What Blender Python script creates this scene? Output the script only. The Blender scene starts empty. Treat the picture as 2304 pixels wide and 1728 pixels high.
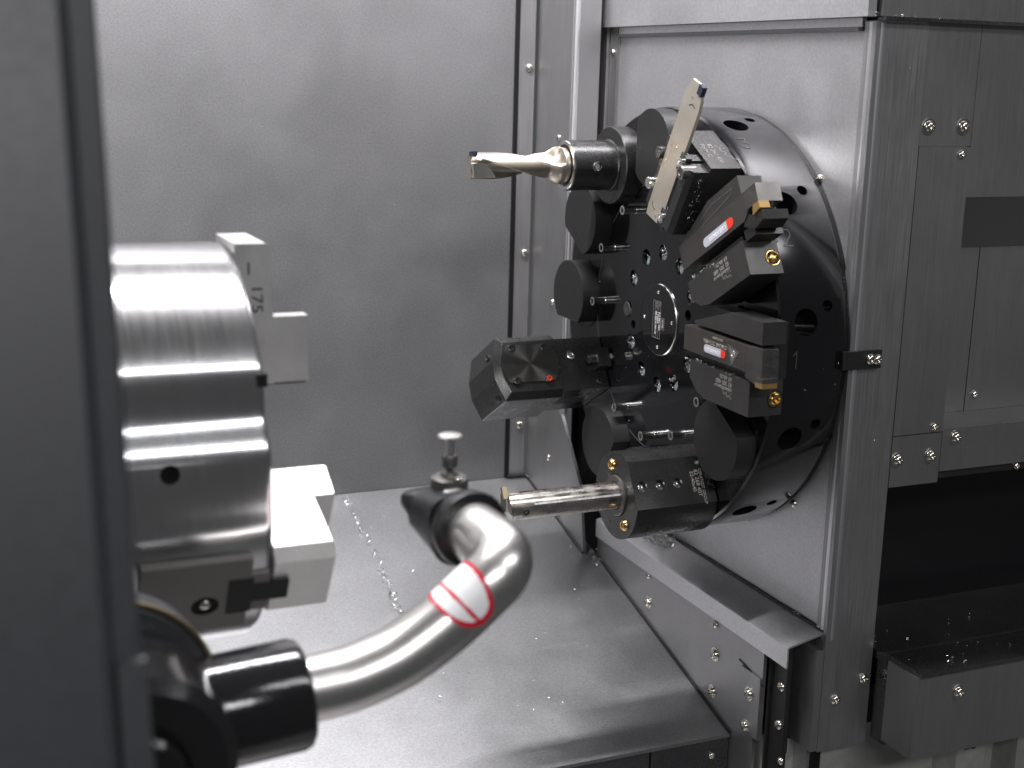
import bpy, bmesh, math, random
from mathutils import Matrix, Vector
random.seed(7)
R_ = math.radians
scene = bpy.context.scene
COL = scene.collection

# ---------------------------------------------------------------- camera
cam = bpy.data.cameras.new('camera')
cam.sensor_fit = 'HORIZONTAL'; cam.sensor_width = 36.0; cam.lens = 47.876
cam.clip_start = 0.02; cam.clip_end = 50
cam_o = bpy.data.objects.new('camera', cam); COL.objects.link(cam_o)
yaw, pitch, roll = 0.41248, 0.22491, 0.02606
fw = Vector((math.sin(yaw)*math.cos(pitch), math.cos(yaw)*math.cos(pitch), -math.sin(pitch)))
rt = Vector((math.cos(yaw), -math.sin(yaw), 0)); up = rt.cross(fw)
rt2 = math.cos(roll)*rt + math.sin(roll)*up; up2 = -math.sin(roll)*rt + math.cos(roll)*up
CAMP = Vector((-0.54715, -0.95388, 0.19311))
cam_o.matrix_world = Matrix(((rt2.x, up2.x, -fw.x, CAMP.x), (rt2.y, up2.y, -fw.y, CAMP.y), (rt2.z, up2.z, -fw.z, CAMP.z), (0, 0, 0, 1)))
cam.dof.use_dof = True; cam.dof.focus_distance = 1.06; cam.dof.aperture_fstop = 9.5
scene.camera = cam_o

# ---------------------------------------------------------------- world, lamps, exposure
world = bpy.data.worlds.new('World'); scene.world = world; world.use_nodes = True
bg = world.node_tree.nodes['Background']; bg.inputs[0].default_value = (0.95, 0.97, 1.0, 1); bg.inputs[1].default_value = 0.072
def area_lamp(name, loc, target, sx, sy, watts, col):
    l = bpy.data.lights.new(name, 'AREA'); l.shape = 'RECTANGLE'; l.size = sx; l.size_y = sy; l.energy = watts; l.color = col
    o = bpy.data.objects.new(name, l); COL.objects.link(o); o.location = loc
    d = (Vector(target)-Vector(loc)).normalized()
    ax = Vector((1, 0, 0)) if abs(d.x) < 0.8 else Vector((0, 1, 0)); ax = (ax - d*ax.dot(d)).normalized()
    z = -d; y = z.cross(ax)
    o.matrix_world = Matrix(((ax.x, y.x, z.x, loc[0]), (ax.y, y.y, z.y, loc[1]), (ax.z, y.z, z.z, loc[2]), (0, 0, 0, 1)))
    return o
# the long work lamp under the roof of the cutting room, and the workshop's ceiling lamps behind the open door
area_lamp('work_lamp', (-0.30, -0.030, 0.84), (-0.26, 0.07, -0.3), 0.70, 0.045, 21.5, (1.0, 0.978, 0.995))
area_lamp('workshop_lamp', (-0.75, -2.6, 1.35), (-0.2, 0, 0), 1.5, 0.24, 27.0, (0.99, 0.98, 1.0))
area_lamp('workshop_lamp', (1.1, -2.0, 2.1), (0, 0, 0), 1.8, 0.35, 24.0, (0.97, 0.98, 1.0))
area_lamp('side_lamp', (-1.05, -0.34, 0.20), (0.1, 0.0, 0.0), 0.06, 0.5, 2.2, (1.0, 0.99, 0.98))
vs = scene.view_settings; vs.view_transform = 'Standard'; vs.look = 'None'; vs.exposure = 0.0; vs.gamma = 1.0; vs.use_curve_mapping = False
scene.render.engine = 'CYCLES'

# ---------------------------------------------------------------- materials
MATS = {}
def nt_mat(name):
    m = bpy.data.materials.new(name); m.use_nodes = True
    nt = m.node_tree; b = nt.nodes['Principled BSDF']; MATS[name] = m
    return m, nt, b
def N(nt, t, **kw):
    n = nt.nodes.new(t)
    for k, v in kw.items(): setattr(n, k, v)
    return n
def metal(name, col, rough=0.35, metallic=1.0, grain=700, gvec=(1, 1, 1), cvar=0.12, rvar=0.08, bump=0.0006, blotch=7, bvar=0.06, speck=0.0, spec=0.5, smear=0.0, coat=0.0, aniso=0.0):
    m, nt, b = nt_mat(name)
    tc = N(nt, 'ShaderNodeTexCoord'); mp = N(nt, 'ShaderNodeMapping'); mp.inputs['Scale'].default_value = gvec
    nt.links.new(tc.outputs['Object'], mp.inputs[0])
    g = N(nt, 'ShaderNodeTexNoise'); g.inputs['Scale'].default_value = grain; g.inputs['Detail'].default_value = 3
    nt.links.new(mp.outputs[0], g.inputs['Vector'])
    bl = N(nt, 'ShaderNodeTexNoise'); bl.inputs['Scale'].default_value = blotch; bl.inputs['Detail'].default_value = 5; bl.inputs['Roughness'].default_value = 0.62
    nt.links.new(tc.outputs['Object'], bl.inputs['Vector'])
    def mr(src, lo, hi, a=0.3, z=0.7):
        r = N(nt, 'ShaderNodeMapRange'); r.inputs[1].default_value = a; r.inputs[2].default_value = z; r.inputs[3].default_value = lo; r.inputs[4].default_value = hi
        nt.links.new(src, r.inputs[0]); return r.outputs[0]
    def mul(a, c):
        k = N(nt, 'ShaderNodeMath', operation='MULTIPLY'); nt.links.new(a, k.inputs[0]); nt.links.new(c, k.inputs[1]); return k.outputs[0]
    def add(a, c):
        k = N(nt, 'ShaderNodeMath', operation='ADD'); nt.links.new(a, k.inputs[0])
        if isinstance(c, float): k.inputs[1].default_value = c
        else: nt.links.new(c, k.inputs[1])
        return k.outputs[0]
    f = mul(mr(g.outputs[0], 1-cvar, 1+cvar), mr(bl.outputs[0], 1-bvar, 1+bvar))
    if smear > 0:
        s = N(nt, 'ShaderNodeTexNoise'); s.inputs['Scale'].default_value = 70; s.inputs['Detail'].default_value = 4
        nt.links.new(tc.outputs['Object'], s.inputs['Vector'])
        sm = mr(s.outputs[0], 0.0, smear, 0.58, 0.80); f = add(f, sm)
    vm = N(nt, 'ShaderNodeVectorMath', operation='SCALE'); vm.inputs[0].default_value = col; nt.links.new(f, vm.inputs['Scale'])
    nt.links.new(vm.outputs[0], b.inputs['Base Color'])
    ro = add(mr(g.outputs[0], -rvar, rvar), mr(bl.outputs[0], rough-bvar*.8, rough+bvar*.8)); nt.links.new(ro, b.inputs['Roughness'])
    b.inputs['Metallic'].default_value = metallic
    b.inputs['Specular IOR Level'].default_value = spec
    if coat: b.inputs['Coat Weight'].default_value = coat; b.inputs['Coat Roughness'].default_value = 0.08
    if aniso: b.inputs['Anisotropic'].default_value = aniso
    if bump > 0:
        bp = N(nt, 'ShaderNodeBump'); bp.inputs['Strength'].default_value = 0.35; bp.inputs['Distance'].default_value = bump
        nt.links.new(g.outputs[0], bp.inputs['Height']); nt.links.new(bp.outputs[0], b.inputs['Normal'])
    return m
def plain(name, col, rough=0.5, metallic=0.0, spec=0.5, coat=0.0):
    m, nt, b = nt_mat(name)
    b.inputs['Base Color'].default_value = (*col, 1); b.inputs['Roughness'].default_value = rough; b.inputs['Metallic'].default_value = metallic
    b.inputs['Specular IOR Level'].default_value = spec
    if coat: b.inputs['Coat Weight'].default_value = coat
    return m
metal('sheet_wall', (0.285, 0.284, 0.29), 0.50, 0.88, 600, (1, 1, 1), 0.15, 0.008, 0.0, 11, 0.045)
metal('sheet_floor', (0.335, 0.337, 0.342), 0.40, 0.90, 600, (1, 1, 1), 0.13, 0.015, 0.0, 22, 0.045)
metal('sheet_brushed', (0.38, 0.376, 0.38), 0.48, 0.93, 900, (1, 1, 0.02), 0.10, 0.05, 0.0, 9, 0.05)
metal('sheet_plate', (0.60, 0.595, 0.61), 0.46, 0.93, 520, (1, 1, 1), 0.09, 0.008, 0.0, 11, 0.07)
metal('sheet_right', (0.29, 0.285, 0.285), 0.47, 0.85, 900, (1, 1, 0.03), 0.05, 0.02, 0.0, 6, 0.05)
metal('sheet_side', (0.34, 0.335, 0.34), 0.46, 0.9, 1200, (1, 1, 1), 0.08, 0.02, 0.0, 8, 0.06)
metal('sheet_dark', (0.15, 0.15, 0.155), 0.32, 0.9, 700, (1, 1, 1), 0.15, 0.05, 0.0, 9, 0.10)
metal('turret_black', (0.006, 0.006, 0.007), 0.21, 0.0, 900, (1, 0.02, 0.02), 0.08, 0.012, 0.0, 30, 0.02, spec=0.55)
metal('cap_black', (0.013, 0.013, 0.0135), 0.50, 0.0, 1400, (1, 1, 1), 0.12, 0.04, 0.0001, 40, 0.04, spec=0.5)
metal('oxide_black', (0.0135, 0.0133, 0.013), 0.30, 0.0, 900, (1, 1, 1), 0.12, 0.04, 0.00004, 40, 0.06, spec=0.7, smear=0.7)
metal('holder_grey', (0.055, 0.053, 0.051), 0.36, 0.45, 900, (1, 1, 1), 0.10, 0.04, 0.00004, 45, 0.08, spec=0.55, smear=0.35)
metal('shank_steel', (0.085, 0.078, 0.072), 0.34, 0.55, 900, (0.1, 1, 1), 0.08, 0.04, 0.00004, 40, 0.06, spec=0.5)
metal('tool_head', (0.20, 0.19, 0.183), 0.40, 1.0, 700, (1, 1, 1), 0.10, 0.05, 0.0001, 60, 0.10)
metal('nickel', (0.62, 0.555, 0.47), 0.36, 1.0, 1500, (1, 1, 1), 0.05, 0.04, 0.0001, 50, 0.06)
metal('blade_tan', (0.60, 0.545, 0.46), 0.40, 0.75, 1500, (1, 1, 1), 0.07, 0.04, 0.0001, 30, 0.08)
metal('bar_steel', (0.60, 0.56, 0.51), 0.27, 1.0, 600, (1, 1, 0.1), 0.10, 0.06, 0.0002, 60, 0.12)
metal('bar_flat', (0.36, 0.36, 0.36), 0.52, 0.5, 700, (1, 1, 1), 0.25, 0.05, 0.0, 150, 0.22, smear=0.3)
metal('chuck_steel', (0.62, 0.615, 0.62), 0.20, 1.0, 1900, (0.02, 0.02, 1), 0.05, 0.02, 0.00001, 9, 0.02)
metal('jaw_steel', (0.62, 0.61, 0.60), 0.38, 0.80, 900, (1, 1, 1), 0.06, 0.04, 0.0001, 30, 0.05)
metal('jaw_base', (0.11, 0.106, 0.10), 0.42, 0.6, 900, (1, 1, 1), 0.08, 0.04, 0.0001, 30, 0.08)
metal('arm_steel', (0.70, 0.68, 0.66), 0.31, 1.0, 900, (1, 1, 1), 0.04, 0.03, 0.00003, 20, 0.012)
metal('black_gloss', (0.010, 0.010, 0.011), 0.13, 0.0, 900, (1, 1, 1), 0.1, 0.02, 0.00018, 30, 0.01, spec=0.6)
metal('black_plastic', (0.008, 0.008, 0.009), 0.30, 0.0, 800, (1, 1, 1), 0.1, 0.04, 0.0002, 30, 0.05)
metal('door_paint', (0.036, 0.0375, 0.042), 0.42, 0.0, 260, (1, 1, 1), 0.04, 0.02, 0.0, 10, 0.02)
metal('casting', (0.30, 0.31, 0.285), 0.5, 0.0, 120, (1, 1, 1), 0.10, 0.05, 0.0006, 12, 0.10)
metal('bracket_black', (0.014, 0.014, 0.015), 0.45, 0.0, 500, (1, 1, 1), 0.1, 0.05, 0.0003, 30, 0.05)
metal('cover_turned', (0.075, 0.073, 0.070), 0.36, 0.8, 900, (1, 1, 1), 0.06, 0.03, 0.0, 60, 0.04, aniso=0.92)
_nt = MATS['cover_turned'].node_tree; _tg = _nt.nodes.new('ShaderNodeTangent'); _tg.direction_type = 'RADIAL'; _tg.axis = 'X'
_nt.links.new(_tg.outputs[0], _nt.nodes['Principled BSDF'].inputs['Tangent'])
# the turret's face is ground to a near mirror, its rim is turned: two finishes, told apart by which way the surface faces
_nt = MATS['turret_black'].node_tree; _b = _nt.nodes['Principled BSDF']; _lk = _b.inputs['Roughness'].links[0].from_socket
_tc = _nt.nodes.new('ShaderNodeTexCoord'); _sx = _nt.nodes.new('ShaderNodeSeparateXYZ'); _nt.links.new(_tc.outputs['Normal'], _sx.inputs[0])
_mr = _nt.nodes.new('ShaderNodeMapRange'); _mr.inputs[1].default_value = -0.98; _mr.inputs[2].default_value = -0.8; _mr.inputs[3].default_value = -0.12; _mr.inputs[4].default_value = -0.05
_nt.links.new(_sx.outputs[0], _mr.inputs[0]); _ad = _nt.nodes.new('ShaderNodeMath'); _nt.links.new(_lk, _ad.inputs[0]); _nt.links.new(_mr.outputs[0], _ad.inputs[1]); _nt.links.new(_ad.outputs[0], _b.inputs['Roughness'])
plain('rubber', (0.006, 0.006, 0.007), 0.35, 0, 0.5)
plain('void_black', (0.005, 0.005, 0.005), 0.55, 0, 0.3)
plain('screw_steel', (0.66, 0.63, 0.57), 0.17, 1.0)
plain('chrome', (0.80, 0.79, 0.76), 0.20, 1.0)
plain('highlight_steel', (0.78, 0.77, 0.79), 0.40, 1.0)  # paler than the sheets: puts the highlight on folds into the colour
plain('chip_steel', (0.88, 0.88, 0.88), 0.24, 0.9)
plain('brass', (0.72, 0.50, 0.20), 0.22, 1.0)
plain('brass_dull', (0.30, 0.25, 0.16), 0.4, 1.0)
plain('insert_gold', (0.38, 0.25, 0.095), 0.42, 0.6)
plain('insert_dark', (0.05, 0.06, 0.09), 0.25, 0.6)
plain('paint_white', (0.80, 0.80, 0.80), 0.4)
plain('engrave_grey', (0.26, 0.245, 0.23), 0.5)
plain('engrave_dim', (0.085, 0.083, 0.08), 0.5)
plain('engrave_dark', (0.02, 0.02, 0.02), 0.5)
plain('badge_grey', (0.46, 0.48, 0.53), 0.3)
plain('badge_red', (0.75, 0.045, 0.02), 0.35)
plain('sticker_red', (0.55, 0.008, 0.03), 0.4)
plain('sticker_white', (0.80, 0.80, 0.81), 0.4)
plain('screw_red', (0.55, 0.05, 0.02), 0.3)
plain('coolant', (0.22, 0.28, 0.265), 0.08, 0.0, 0.8)

# ---------------------------------------------------------------- helpers
def obj(name, bm, mat, parent=None, smooth=32, kind=None):
    me = bpy.data.meshes.new(name)
    bmesh.ops.recalc_face_normals(bm, faces=bm.faces[:])
    bm.to_mesh(me); bm.free()
    me.polygons.foreach_set('use_smooth', [True]*len(me.polygons)); me.set_sharp_from_angle(angle=R_(smooth))
    me.materials.append(MATS[mat])
    o = bpy.data.objects.new(name, me); COL.objects.link(o)
    if parent: o.parent = parent
    if kind: o['kind'] = kind
    return o
def tag(o, label, cat, group=None):
    o['label'] = label; o['category'] = cat
    if group: o['group'] = group
    return o
def thing(name, label, cat, M=None, group=None):
    o = bpy.data.objects.new(name, None); COL.objects.link(o); o.empty_display_size = 0.02
    if M is not None: o.matrix_world = M
    return tag(o, label, cat, group)
def struct(name):
    o = bpy.data.objects.new(name, None); COL.objects.link(o); o['kind'] = 'structure'; return o
def share(src, name, parent, M):
    o = bpy.data.objects.new(name, src); COL.objects.link(o); o.parent = parent; o.matrix_local = M; return o
def frame(o, x, y):
    x = Vector(x).normalized(); y = Vector(y); y = (y - x*y.dot(x)).normalized(); z = x.cross(y); o = Vector(o)
    return Matrix(((x.x, y.x, z.x, o.x), (x.y, y.y, z.y, o.y), (x.z, y.z, z.z, o.z), (0, 0, 0, 1)))
def zframe(o, z):
    z = Vector(z).normalized(); a = Vector((0, 0, 1)) if abs(z.z) < 0.9 else Vector((0, 1, 0))
    x = a.cross(z).normalized(); return frame(o, x, z.cross(x))
BM = bmesh.new
def box(bm, x0, x1, y0, y1, z0, z1, M=None):
    v = [bm.verts.new((x, y, z)) for x in (x0, x1) for y in (y0, y1) for z in (z0, z1)]
    for f in ((0, 1, 3, 2), (4, 6, 7, 5), (0, 4, 5, 1), (2, 3, 7, 6), (0, 2, 6, 4), (1, 5, 7, 3)): bm.faces.new([v[i] for i in f])
    if M: bmesh.ops.transform(bm, matrix=M, verts=v)
    return v
def prism(bm, pts, w0, w1, mp=lambda u, v, w: (u, v, w)):
    a = [bm.verts.new(mp(u, v, w0)) for u, v in pts]; b = [bm.verts.new(mp(u, v, w1)) for u, v in pts]
    n = len(pts); bm.faces.new(a); bm.faces.new(b[::-1])
    for i in range(n): bm.faces.new((a[i], b[i], b[(i+1) % n], a[(i+1) % n]))
    return a+b
def lathe(bm, prof, n=40, M=None, closed=False):
    rings = []; vs = []
    for r, z in prof:
        if r < 1e-7: ring = [bm.verts.new((0, 0, z))]
        else: ring = [bm.verts.new((r*math.cos(2*math.pi*i/n), r*math.sin(2*math.pi*i/n), z)) for i in range(n)]
        rings.append(ring); vs += ring
    pairs = list(zip(rings[:-1], rings[1:]))
    if closed: pairs.append((rings[-1], rings[0]))
    for a, b in pairs:
        for i in range(n):
            j = (i+1) % n
            q = [a[i % len(a)], a[j % len(a)], b[j % len(b)], b[i % len(b)]]
            u = []
            for k in q:
                if k not in u: u.append(k)
            if len(u) > 2: bm.faces.new(u)
    if not closed:
        for ring in (rings[0], rings[-1]):
            if len(ring) > 2: bm.faces.new(ring)
    if M: bmesh.ops.transform(bm, matrix=M, verts=vs)
    return vs
def tube(bm, path, rad, n=24, caps=True):
    P = [Vector(p) for p in path]; m = len(P); rings = []
    T = [(P[min(i+1, m-1)]-P[max(i-1, 0)]).normalized() for i in range(m)]
    a = Vector((0, 0, 1)) if abs(T[0].z) < 0.8 else Vector((0, 1, 0))
    u = (a - T[0]*a.dot(T[0])).normalized()
    for i in range(m):
        u = (u - T[i]*u.dot(T[i])).normalized(); w = T[i].cross(u)
        r = rad(i/(m-1)) if callable(rad) else rad
        rings.append([bm.verts.new(P[i]+r*(math.cos(2*math.pi*k/n)*u+math.sin(2*math.pi*k/n)*w)) for k in range(n)])
    for a_, b_ in zip(rings[:-1], rings[1:]):
        for k in range(n): bm.faces.new((a_[k], a_[(k+1) % n], b_[(k+1) % n], b_[k]))
    if caps: bm.faces.new(rings[0]); bm.faces.new(rings[-1])
    return rings
def bev(bm, w, seg=2, ang=30):
    es = [e for e in bm.edges if len(e.link_faces) == 2 and e.calc_face_angle(0) > R_(ang)]
    bmesh.ops.bevel(bm, geom=es, offset=w, offset_type='OFFSET', segments=seg, profile=0.5, affect='EDGES', clamp_overlap=True)
def bevobj(name, fill, mat, parent, w=0.0006, seg=2, smooth=32, kind=None):
    bm = BM(); fill(bm); bev(bm, w, seg); return obj(name, bm, mat, parent, smooth, kind)
def bbox(name, mat, parent, x0, x1, y0, y1, z0, z1, w=0.0006, seg=2):
    return bevobj(name, lambda bm: box(bm, x0, x1, y0, y1, z0, z1), mat, parent, w, seg)
def ribbon(bm, pts, w, h=0.00012):
    # flat strokes in the local XY plane
    for (x0, y0), (x1, y1) in zip(pts[:-1], pts[1:]):
        d = Vector((x1-x0, y1-y0)); L = d.length
        if L < 1e-9: continue
        d /= L; nx, ny = -d.y*w/2, d.x*w/2; ex, ey = d.x*w*.35, d.y*w*.35
        prism(bm, [(x0-ex+nx, y0-ey+ny), (x0-ex-nx, y0-ey-ny), (x1+ex-nx, y1+ey-ny), (x1+ex+nx, y1+ey+ny)], 0, h)
def text(name, s, size, mat, parent, o, xd, yd, align='LEFT', thick=0.00012, stretch=1.0):
    cu = bpy.data.curves.new(name, 'FONT'); cu.body = s; cu.size = size; cu.align_x = align; cu.align_y = 'CENTER'; cu.extrude = thick; cu.resolution_u = 3
    t = bpy.data.objects.new(name, cu); COL.objects.link(t)
    dg = bpy.context.evaluated_depsgraph_get(); me = bpy.data.meshes.new_from_object(t.evaluated_get(dg))
    bpy.data.objects.remove(t); bpy.data.curves.remove(cu)
    me.name = name; me.transform(frame(o, xd, yd) @ Matrix.Diagonal((stretch, 1, 1, 1))); me.materials.clear(); me.materials.append(MATS[mat])
    ob = bpy.data.objects.new(name, me); COL.objects.link(ob); ob.parent = parent
    return ob
def strokes(name, lines, w, mat, parent, o, xd, yd):
    bm = BM()
    for l in lines: ribbon(bm, l, w)
    bmesh.ops.transform(bm, matrix=frame(o, xd, yd), verts=bm.verts[:])
    return obj(name, bm, mat, parent)
def station(th, r=0.138, x=0.0, c=(0, 0), s=-1):
    # local X = radial, local Y = tangential, local Z = away from the disc
    t = R_(th); er = Vector((0, -math.cos(t), math.sin(t))); et = Vector((0, math.sin(t), math.cos(t)))
    o = Vector((x, c[0], c[1])) + er*r
    if s > 0: return frame(o, er, -et)
    return frame(o, er, et)

# shared small parts -------------------------------------------------
def screw_mesh(rad, h, name, slot=True):
    bm = BM()
    prof = [(rad, 0), (rad*1.0, h*.18), (rad*.93, h*.5), (rad*.74, h*.82), (rad*.5, h*.98)]
    if slot: prof += [(rad*.44, h), (rad*.40, h*.45), (0, h*.40)]
    else: prof += [(0, h*1.06)]
    lathe(bm, prof, 20)
    bmesh.ops.recalc_face_normals(bm, faces=bm.faces[:])
    me = bpy.data.meshes.new(name); bm.to_mesh(me); bm.free()
    me.polygons.foreach_set('use_smooth', [True]*len(me.polygons)); me.set_sharp_from_angle(angle=R_(40)); me.materials.append(MATS['screw_steel'])
    return me
SCREW = screw_mesh(0.0042, 0.0030, 'screw'); SCREW_S = screw_mesh(0.0032, 0.0024, 'screw')
def washer_mesh():
    bm = BM(); lathe(bm, [(0.0024, 0), (0.0058, 0), (0.0058, 0.0008), (0.0024, 0.0008)], 24, closed=True)
    me = bpy.data.meshes.new('washer'); bm.to_mesh(me); bm.free(); me.materials.append(MATS['screw_steel']); return me
WASHER = washer_mesh()
def screw(parent, p, n, small=False, washer=False):
    p = Vector(p); n = Vector(n)
    if washer:
        share(WASHER, 'washer', parent, zframe(p, n)); p = p + n*0.0008
    return share(SCREW_S if small else SCREW, 'screw', parent, zframe(p, n))
def socket_mesh(rad, depth, name, mat):
    # a cap screw head seen from above: rim, chamfer and a hexagon socket
    bm = BM(); lathe(bm, [(rad, 0), (rad, depth*.85), (rad*.9, depth), (rad*.56, depth), (rad*.5, depth*.3), (0, depth*.25)], 18)
    bmesh.ops.recalc_face_normals(bm, faces=bm.faces[:])
    me = bpy.data.meshes.new(name); bm.to_mesh(me); bm.free()
    me.polygons.foreach_set('use_smooth', [True]*len(me.polygons)); me.set_sharp_from_angle(angle=R_(35)); me.materials.append(MATS[mat]); return me
SOCKET = socket_mesh(0.0040, 0.0016, 'socket_screw', 'chrome'); SOCKET_D = socket_mesh(0.0036, 0.0014, 'socket_screw', 'oxide_black'); SOCKET_R = socket_mesh(0.0026, 0.0018, 'socket_screw', 'screw_red')

# ================================================================ the setting
# floor pan, sloping down towards the door
SL = 0.27782
def floor_z(y): return -0.2603 + SL*(y-0.1542)
fl = struct('floor')
def ff(bm):
    y0, y1 = -0.0920, 0.299
    prism(bm, [(y1, floor_z(y1)), (y0, floor_z(y0)), (y0, floor_z(y0)-0.003), (y1, floor_z(y1)-0.003)], -1.3, 0.0322, lambda u, v, w: (w, u, v))
bevobj('floor_sheet', ff, 'sheet_floor', fl, 0.0012, 2)
bbox('apron_panel', 'sheet_dark', fl, -1.3, -0.0405, -0.0890, -0.083, -0.62, floor_z(-0.092)-0.003, 0.0004, 1)
bbox('apron_panel', 'sheet_dark', fl, -0.0395, 0.0322, -0.0905, -0.083, -0.62, floor_z(-0.092)-0.002, 0.0004, 1)
for sx, sz in ((0.017, -0.346), (-0.030, -0.352)): screw(fl, (sx, -0.0906, sz), (0, -1, 0), True)

bbox('bounce_tray', 'sheet_right', fl, -1.3, 0.0300, -0.74, -0.0960, -0.640, -0.625, 0.001, 1)  # unseen tray below the frame, added to bounce light up
bw = struct('back_wall')
bbox('wall_sheet', 'sheet_wall', bw, -1.35, -0.0048, 0.300, 0.304, -0.222, 0.60, 0.0006, 1)
bbox('seal_strip', 'rubber', bw, -0.0046, -0.0002, 0.2985, 0.303, -0.2215, 0.60, 0.0010, 2)
bbox('edge_strip', 'sheet_brushed', bw, 0.0000, 0.0170, 0.3000, 0.304, -0.2170, 0.60, 0.0006, 2)
for z in (0.1977, 0.0154, -0.1644): screw(bw, (0.0116, 0.300, z), (0, -1, 0))
bm = BM(); tube(bm, [(-0.003, 0.297, -0.2180), (0.018, 0.2965, -0.2185), (0.0205, 0.293, -0.2202)], 0.0019, 10); obj('seal_bead', bm, 'rubber', bw)

# return panel beside the back wall, cut away for the turret
rp = struct('return_panel')
XA = 0.0200
def fa(bm):
    pts = [(0.299, 0.60), (0.218, 0.60), (0.219, -0.134), (0.172, -0.1950), (0.1600, floor_z(0.160)+0.001), (0.299, floor_z(0.299)+0.001)]
    prism(bm, pts, XA, XA+0.003, lambda u, v, w: (w, u, v))
bevobj('panel', fa, 'sheet_brushed', rp, 0.0014, 3)
bm = BM(); tube(bm, [(XA+0.0032, 0.2212, 0.60), (XA+0.0032, 0.2212, 0.2), (XA+0.0032, 0.2215, -0.134)], 0.0036, 24); obj('bend_highlight', bm, 'highlight_steel', rp)  # pale tube along the fold, a highlight put into the colour
bbox('flange', 'sheet_side', rp, XA+0.0031, 0.0470, 0.2185, 0.2215, -0.125, 0.60, 0.0014, 3)
bbox('gap_shade', 'void_black', rp, 0.0475, 0.0640, 0.2480, 0.2520, -0.40, 0.60, 0.0004, 1)  # black sheet stands in for the shade in the gap
bbox('gap_shade', 'void_black', rp, 0.0500, 0.0540, 0.1300, 0.2470, -0.40, -0.128, 0.0004, 1)  # black sheet for the dark void below the cut-away
for y, z in ((0.2444, 0.1332), (0.2473, -0.0269), (0.2449, -0.1852)): screw(rp, (XA, y, z), (-1, 0, 0), True)
bm = BM(); tube(bm, [(XA-0.0006, 0.296-i*0.0272*0.5, floor_z(0.296-i*0.0272*0.5)+0.0006) for i in range(11)], 0.0012, 8); obj('seal_bead', bm, 'rubber', rp)

# cover wall behind the turret
sw = struct('turret_wall')
bbox('wall_sheet', 'sheet_plate', sw, 0.0620, 0.0650, -0.1555, 0.2060, -0.40, 0.2285, 0.0005, 1)
bbox('upper_panel', 'sheet_plate', sw, 0.0530, 0.0600, -0.1690, 0.2275, 0.2365, 0.60, 0.0022, 3)
bbox('drip_rail', 'sheet_dark', sw, 0.0560, 0.0610, -0.1560, 0.2050, 0.2272, 0.2300, 0.0006, 1)
bbox('frame_strip', 'sheet_plate', sw, 0.0590, 0.0625, -0.1560, 0.2050, 0.2300, 0.2362, 0.0008, 2)
bbox('frame_strip', 'sheet_brushed', sw, 0.0600, 0.0640, 0.2090, 0.2225, -0.40, 0.2362, 0.0010, 2)
bbox('frame_strip', 'sheet_brushed', sw, 0.0570, 0.0640, 0.2245, 0.2440, -0.40, 0.60, 0.0020, 3)
bbox('frame_strip', 'sheet_brushed', sw, 0.0608, 0.0640, 0.2065, 0.2084, -0.40, 0.2268, 0.0007, 2)
bbox('gap_shade', 'void_black', sw, 0.0652, 0.0680, -0.165, 0.246, -0.40, 0.60, 0.0004, 1)  # black backing puts shade into the slits between the strips
screw(sw, (0.0600, 0.2160, 0.2138), (-1, 0, 0), True); screw(sw, (0.0620, -0.1168, 0.1227), (-1, 0, 0), True); screw(sw, (0.0620, -0.115, -0.128), (-1, 0, 0), True)

# right-hand wall, facing the door
rw = struct('right_wall')
YR = -0.170
def rbox(name, x0, x1, z0, z1, y0=YR, th=0.004, mat='sheet_right', w=0.0004, seg=1): return bbox(name, mat, rw, x0, x1, y0, y0+th, z0, z1, w, seg)
rbox('wall_panel', 0.1058, 0.1522, 0.1496, 0.2340, YR+0.0003)
rbox('wall_panel', 0.1526, 0.60, 0.1128, 0.2340, YR+0.0003)
rbox('wall_panel', 0.1058, 0.1520, -0.0632, 0.1490, YR-0.0006)
rbox('wall_panel', 0.1058, 0.1516, -0.1032, -0.0640, YR-0.0006)
rbox('wall_panel', 0.1526, 0.60, -0.0950, -0.0618, YR)
rbox('drip_rail', 0.0640, 0.60, 0.2342, 0.2368, YR-0.0050, 0.009, 'sheet_dark', 0.0008, 2)
rbox('upper_panel', 0.0625, 0.60, 0.2370, 0.60, YR-0.0025, 0.006, 'sheet_right', 0.0020, 3)
bm = BM(); prism(bm, [(YR+0.0006, 0.1126), (YR+0.0400, 0.0700), (YR+0.0430, 0.0710), (YR+0.0040, 0.1126)], 0.1526, 0.60, lambda u, v, w: (w, u, v)); obj('slant_panel', bm, 'sheet_right', rw)
rbox('recess_panel', 0.1530, 0.2068, -0.0610, 0.0700, YR+0.0400)
rbox('recess_panel', 0.2074, 0.60, -0.0610, 0.0700, YR+0.0396)
rbox('side_liner', 0.1500, 0.1528, -0.0610, 0.1120, YR+0.0042, 0.04, 'sheet_right')
rbox('sill_panel', 0.1526, 0.60, -0.0640, -0.0612, YR+0.0042, 0.037, 'sheet_right')
rbox('recess_shade', 0.0700, 0.60, -0.34, -0.0960, YR+0.090, 0.004, 'rubber')  # black sheet stands in for the darkness deep in the opening
rbox('recess_light_block', 0.1075, 0.60, -0.0985, -0.0962, YR+0.0125, 0.076, 'void_black')  # hidden cover, added to keep the work lamp off the trough
rbox('recess_edge', 0.1524, 0.60, -0.1010, -0.0955, YR+0.0020, 0.010, 'bracket_black')
for x, z in ((0.1129, 0.1631), (0.1440, 0.1634), (0.1660, -0.0692)): screw(rw, (x, YR+0.0003, z), (0, -1, 0), washer=True)
for x, z in ((0.1441, 0.1438), (0.1432, -0.0590)): screw(rw, (x, YR-0.0006, z), (0, -1, 0), True)
for x, z in ((0.1117, -0.0819), (0.1425, -0.0815)): screw(rw, (x, YR-0.0006, z), (0, -1, 0), washer=True)
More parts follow.
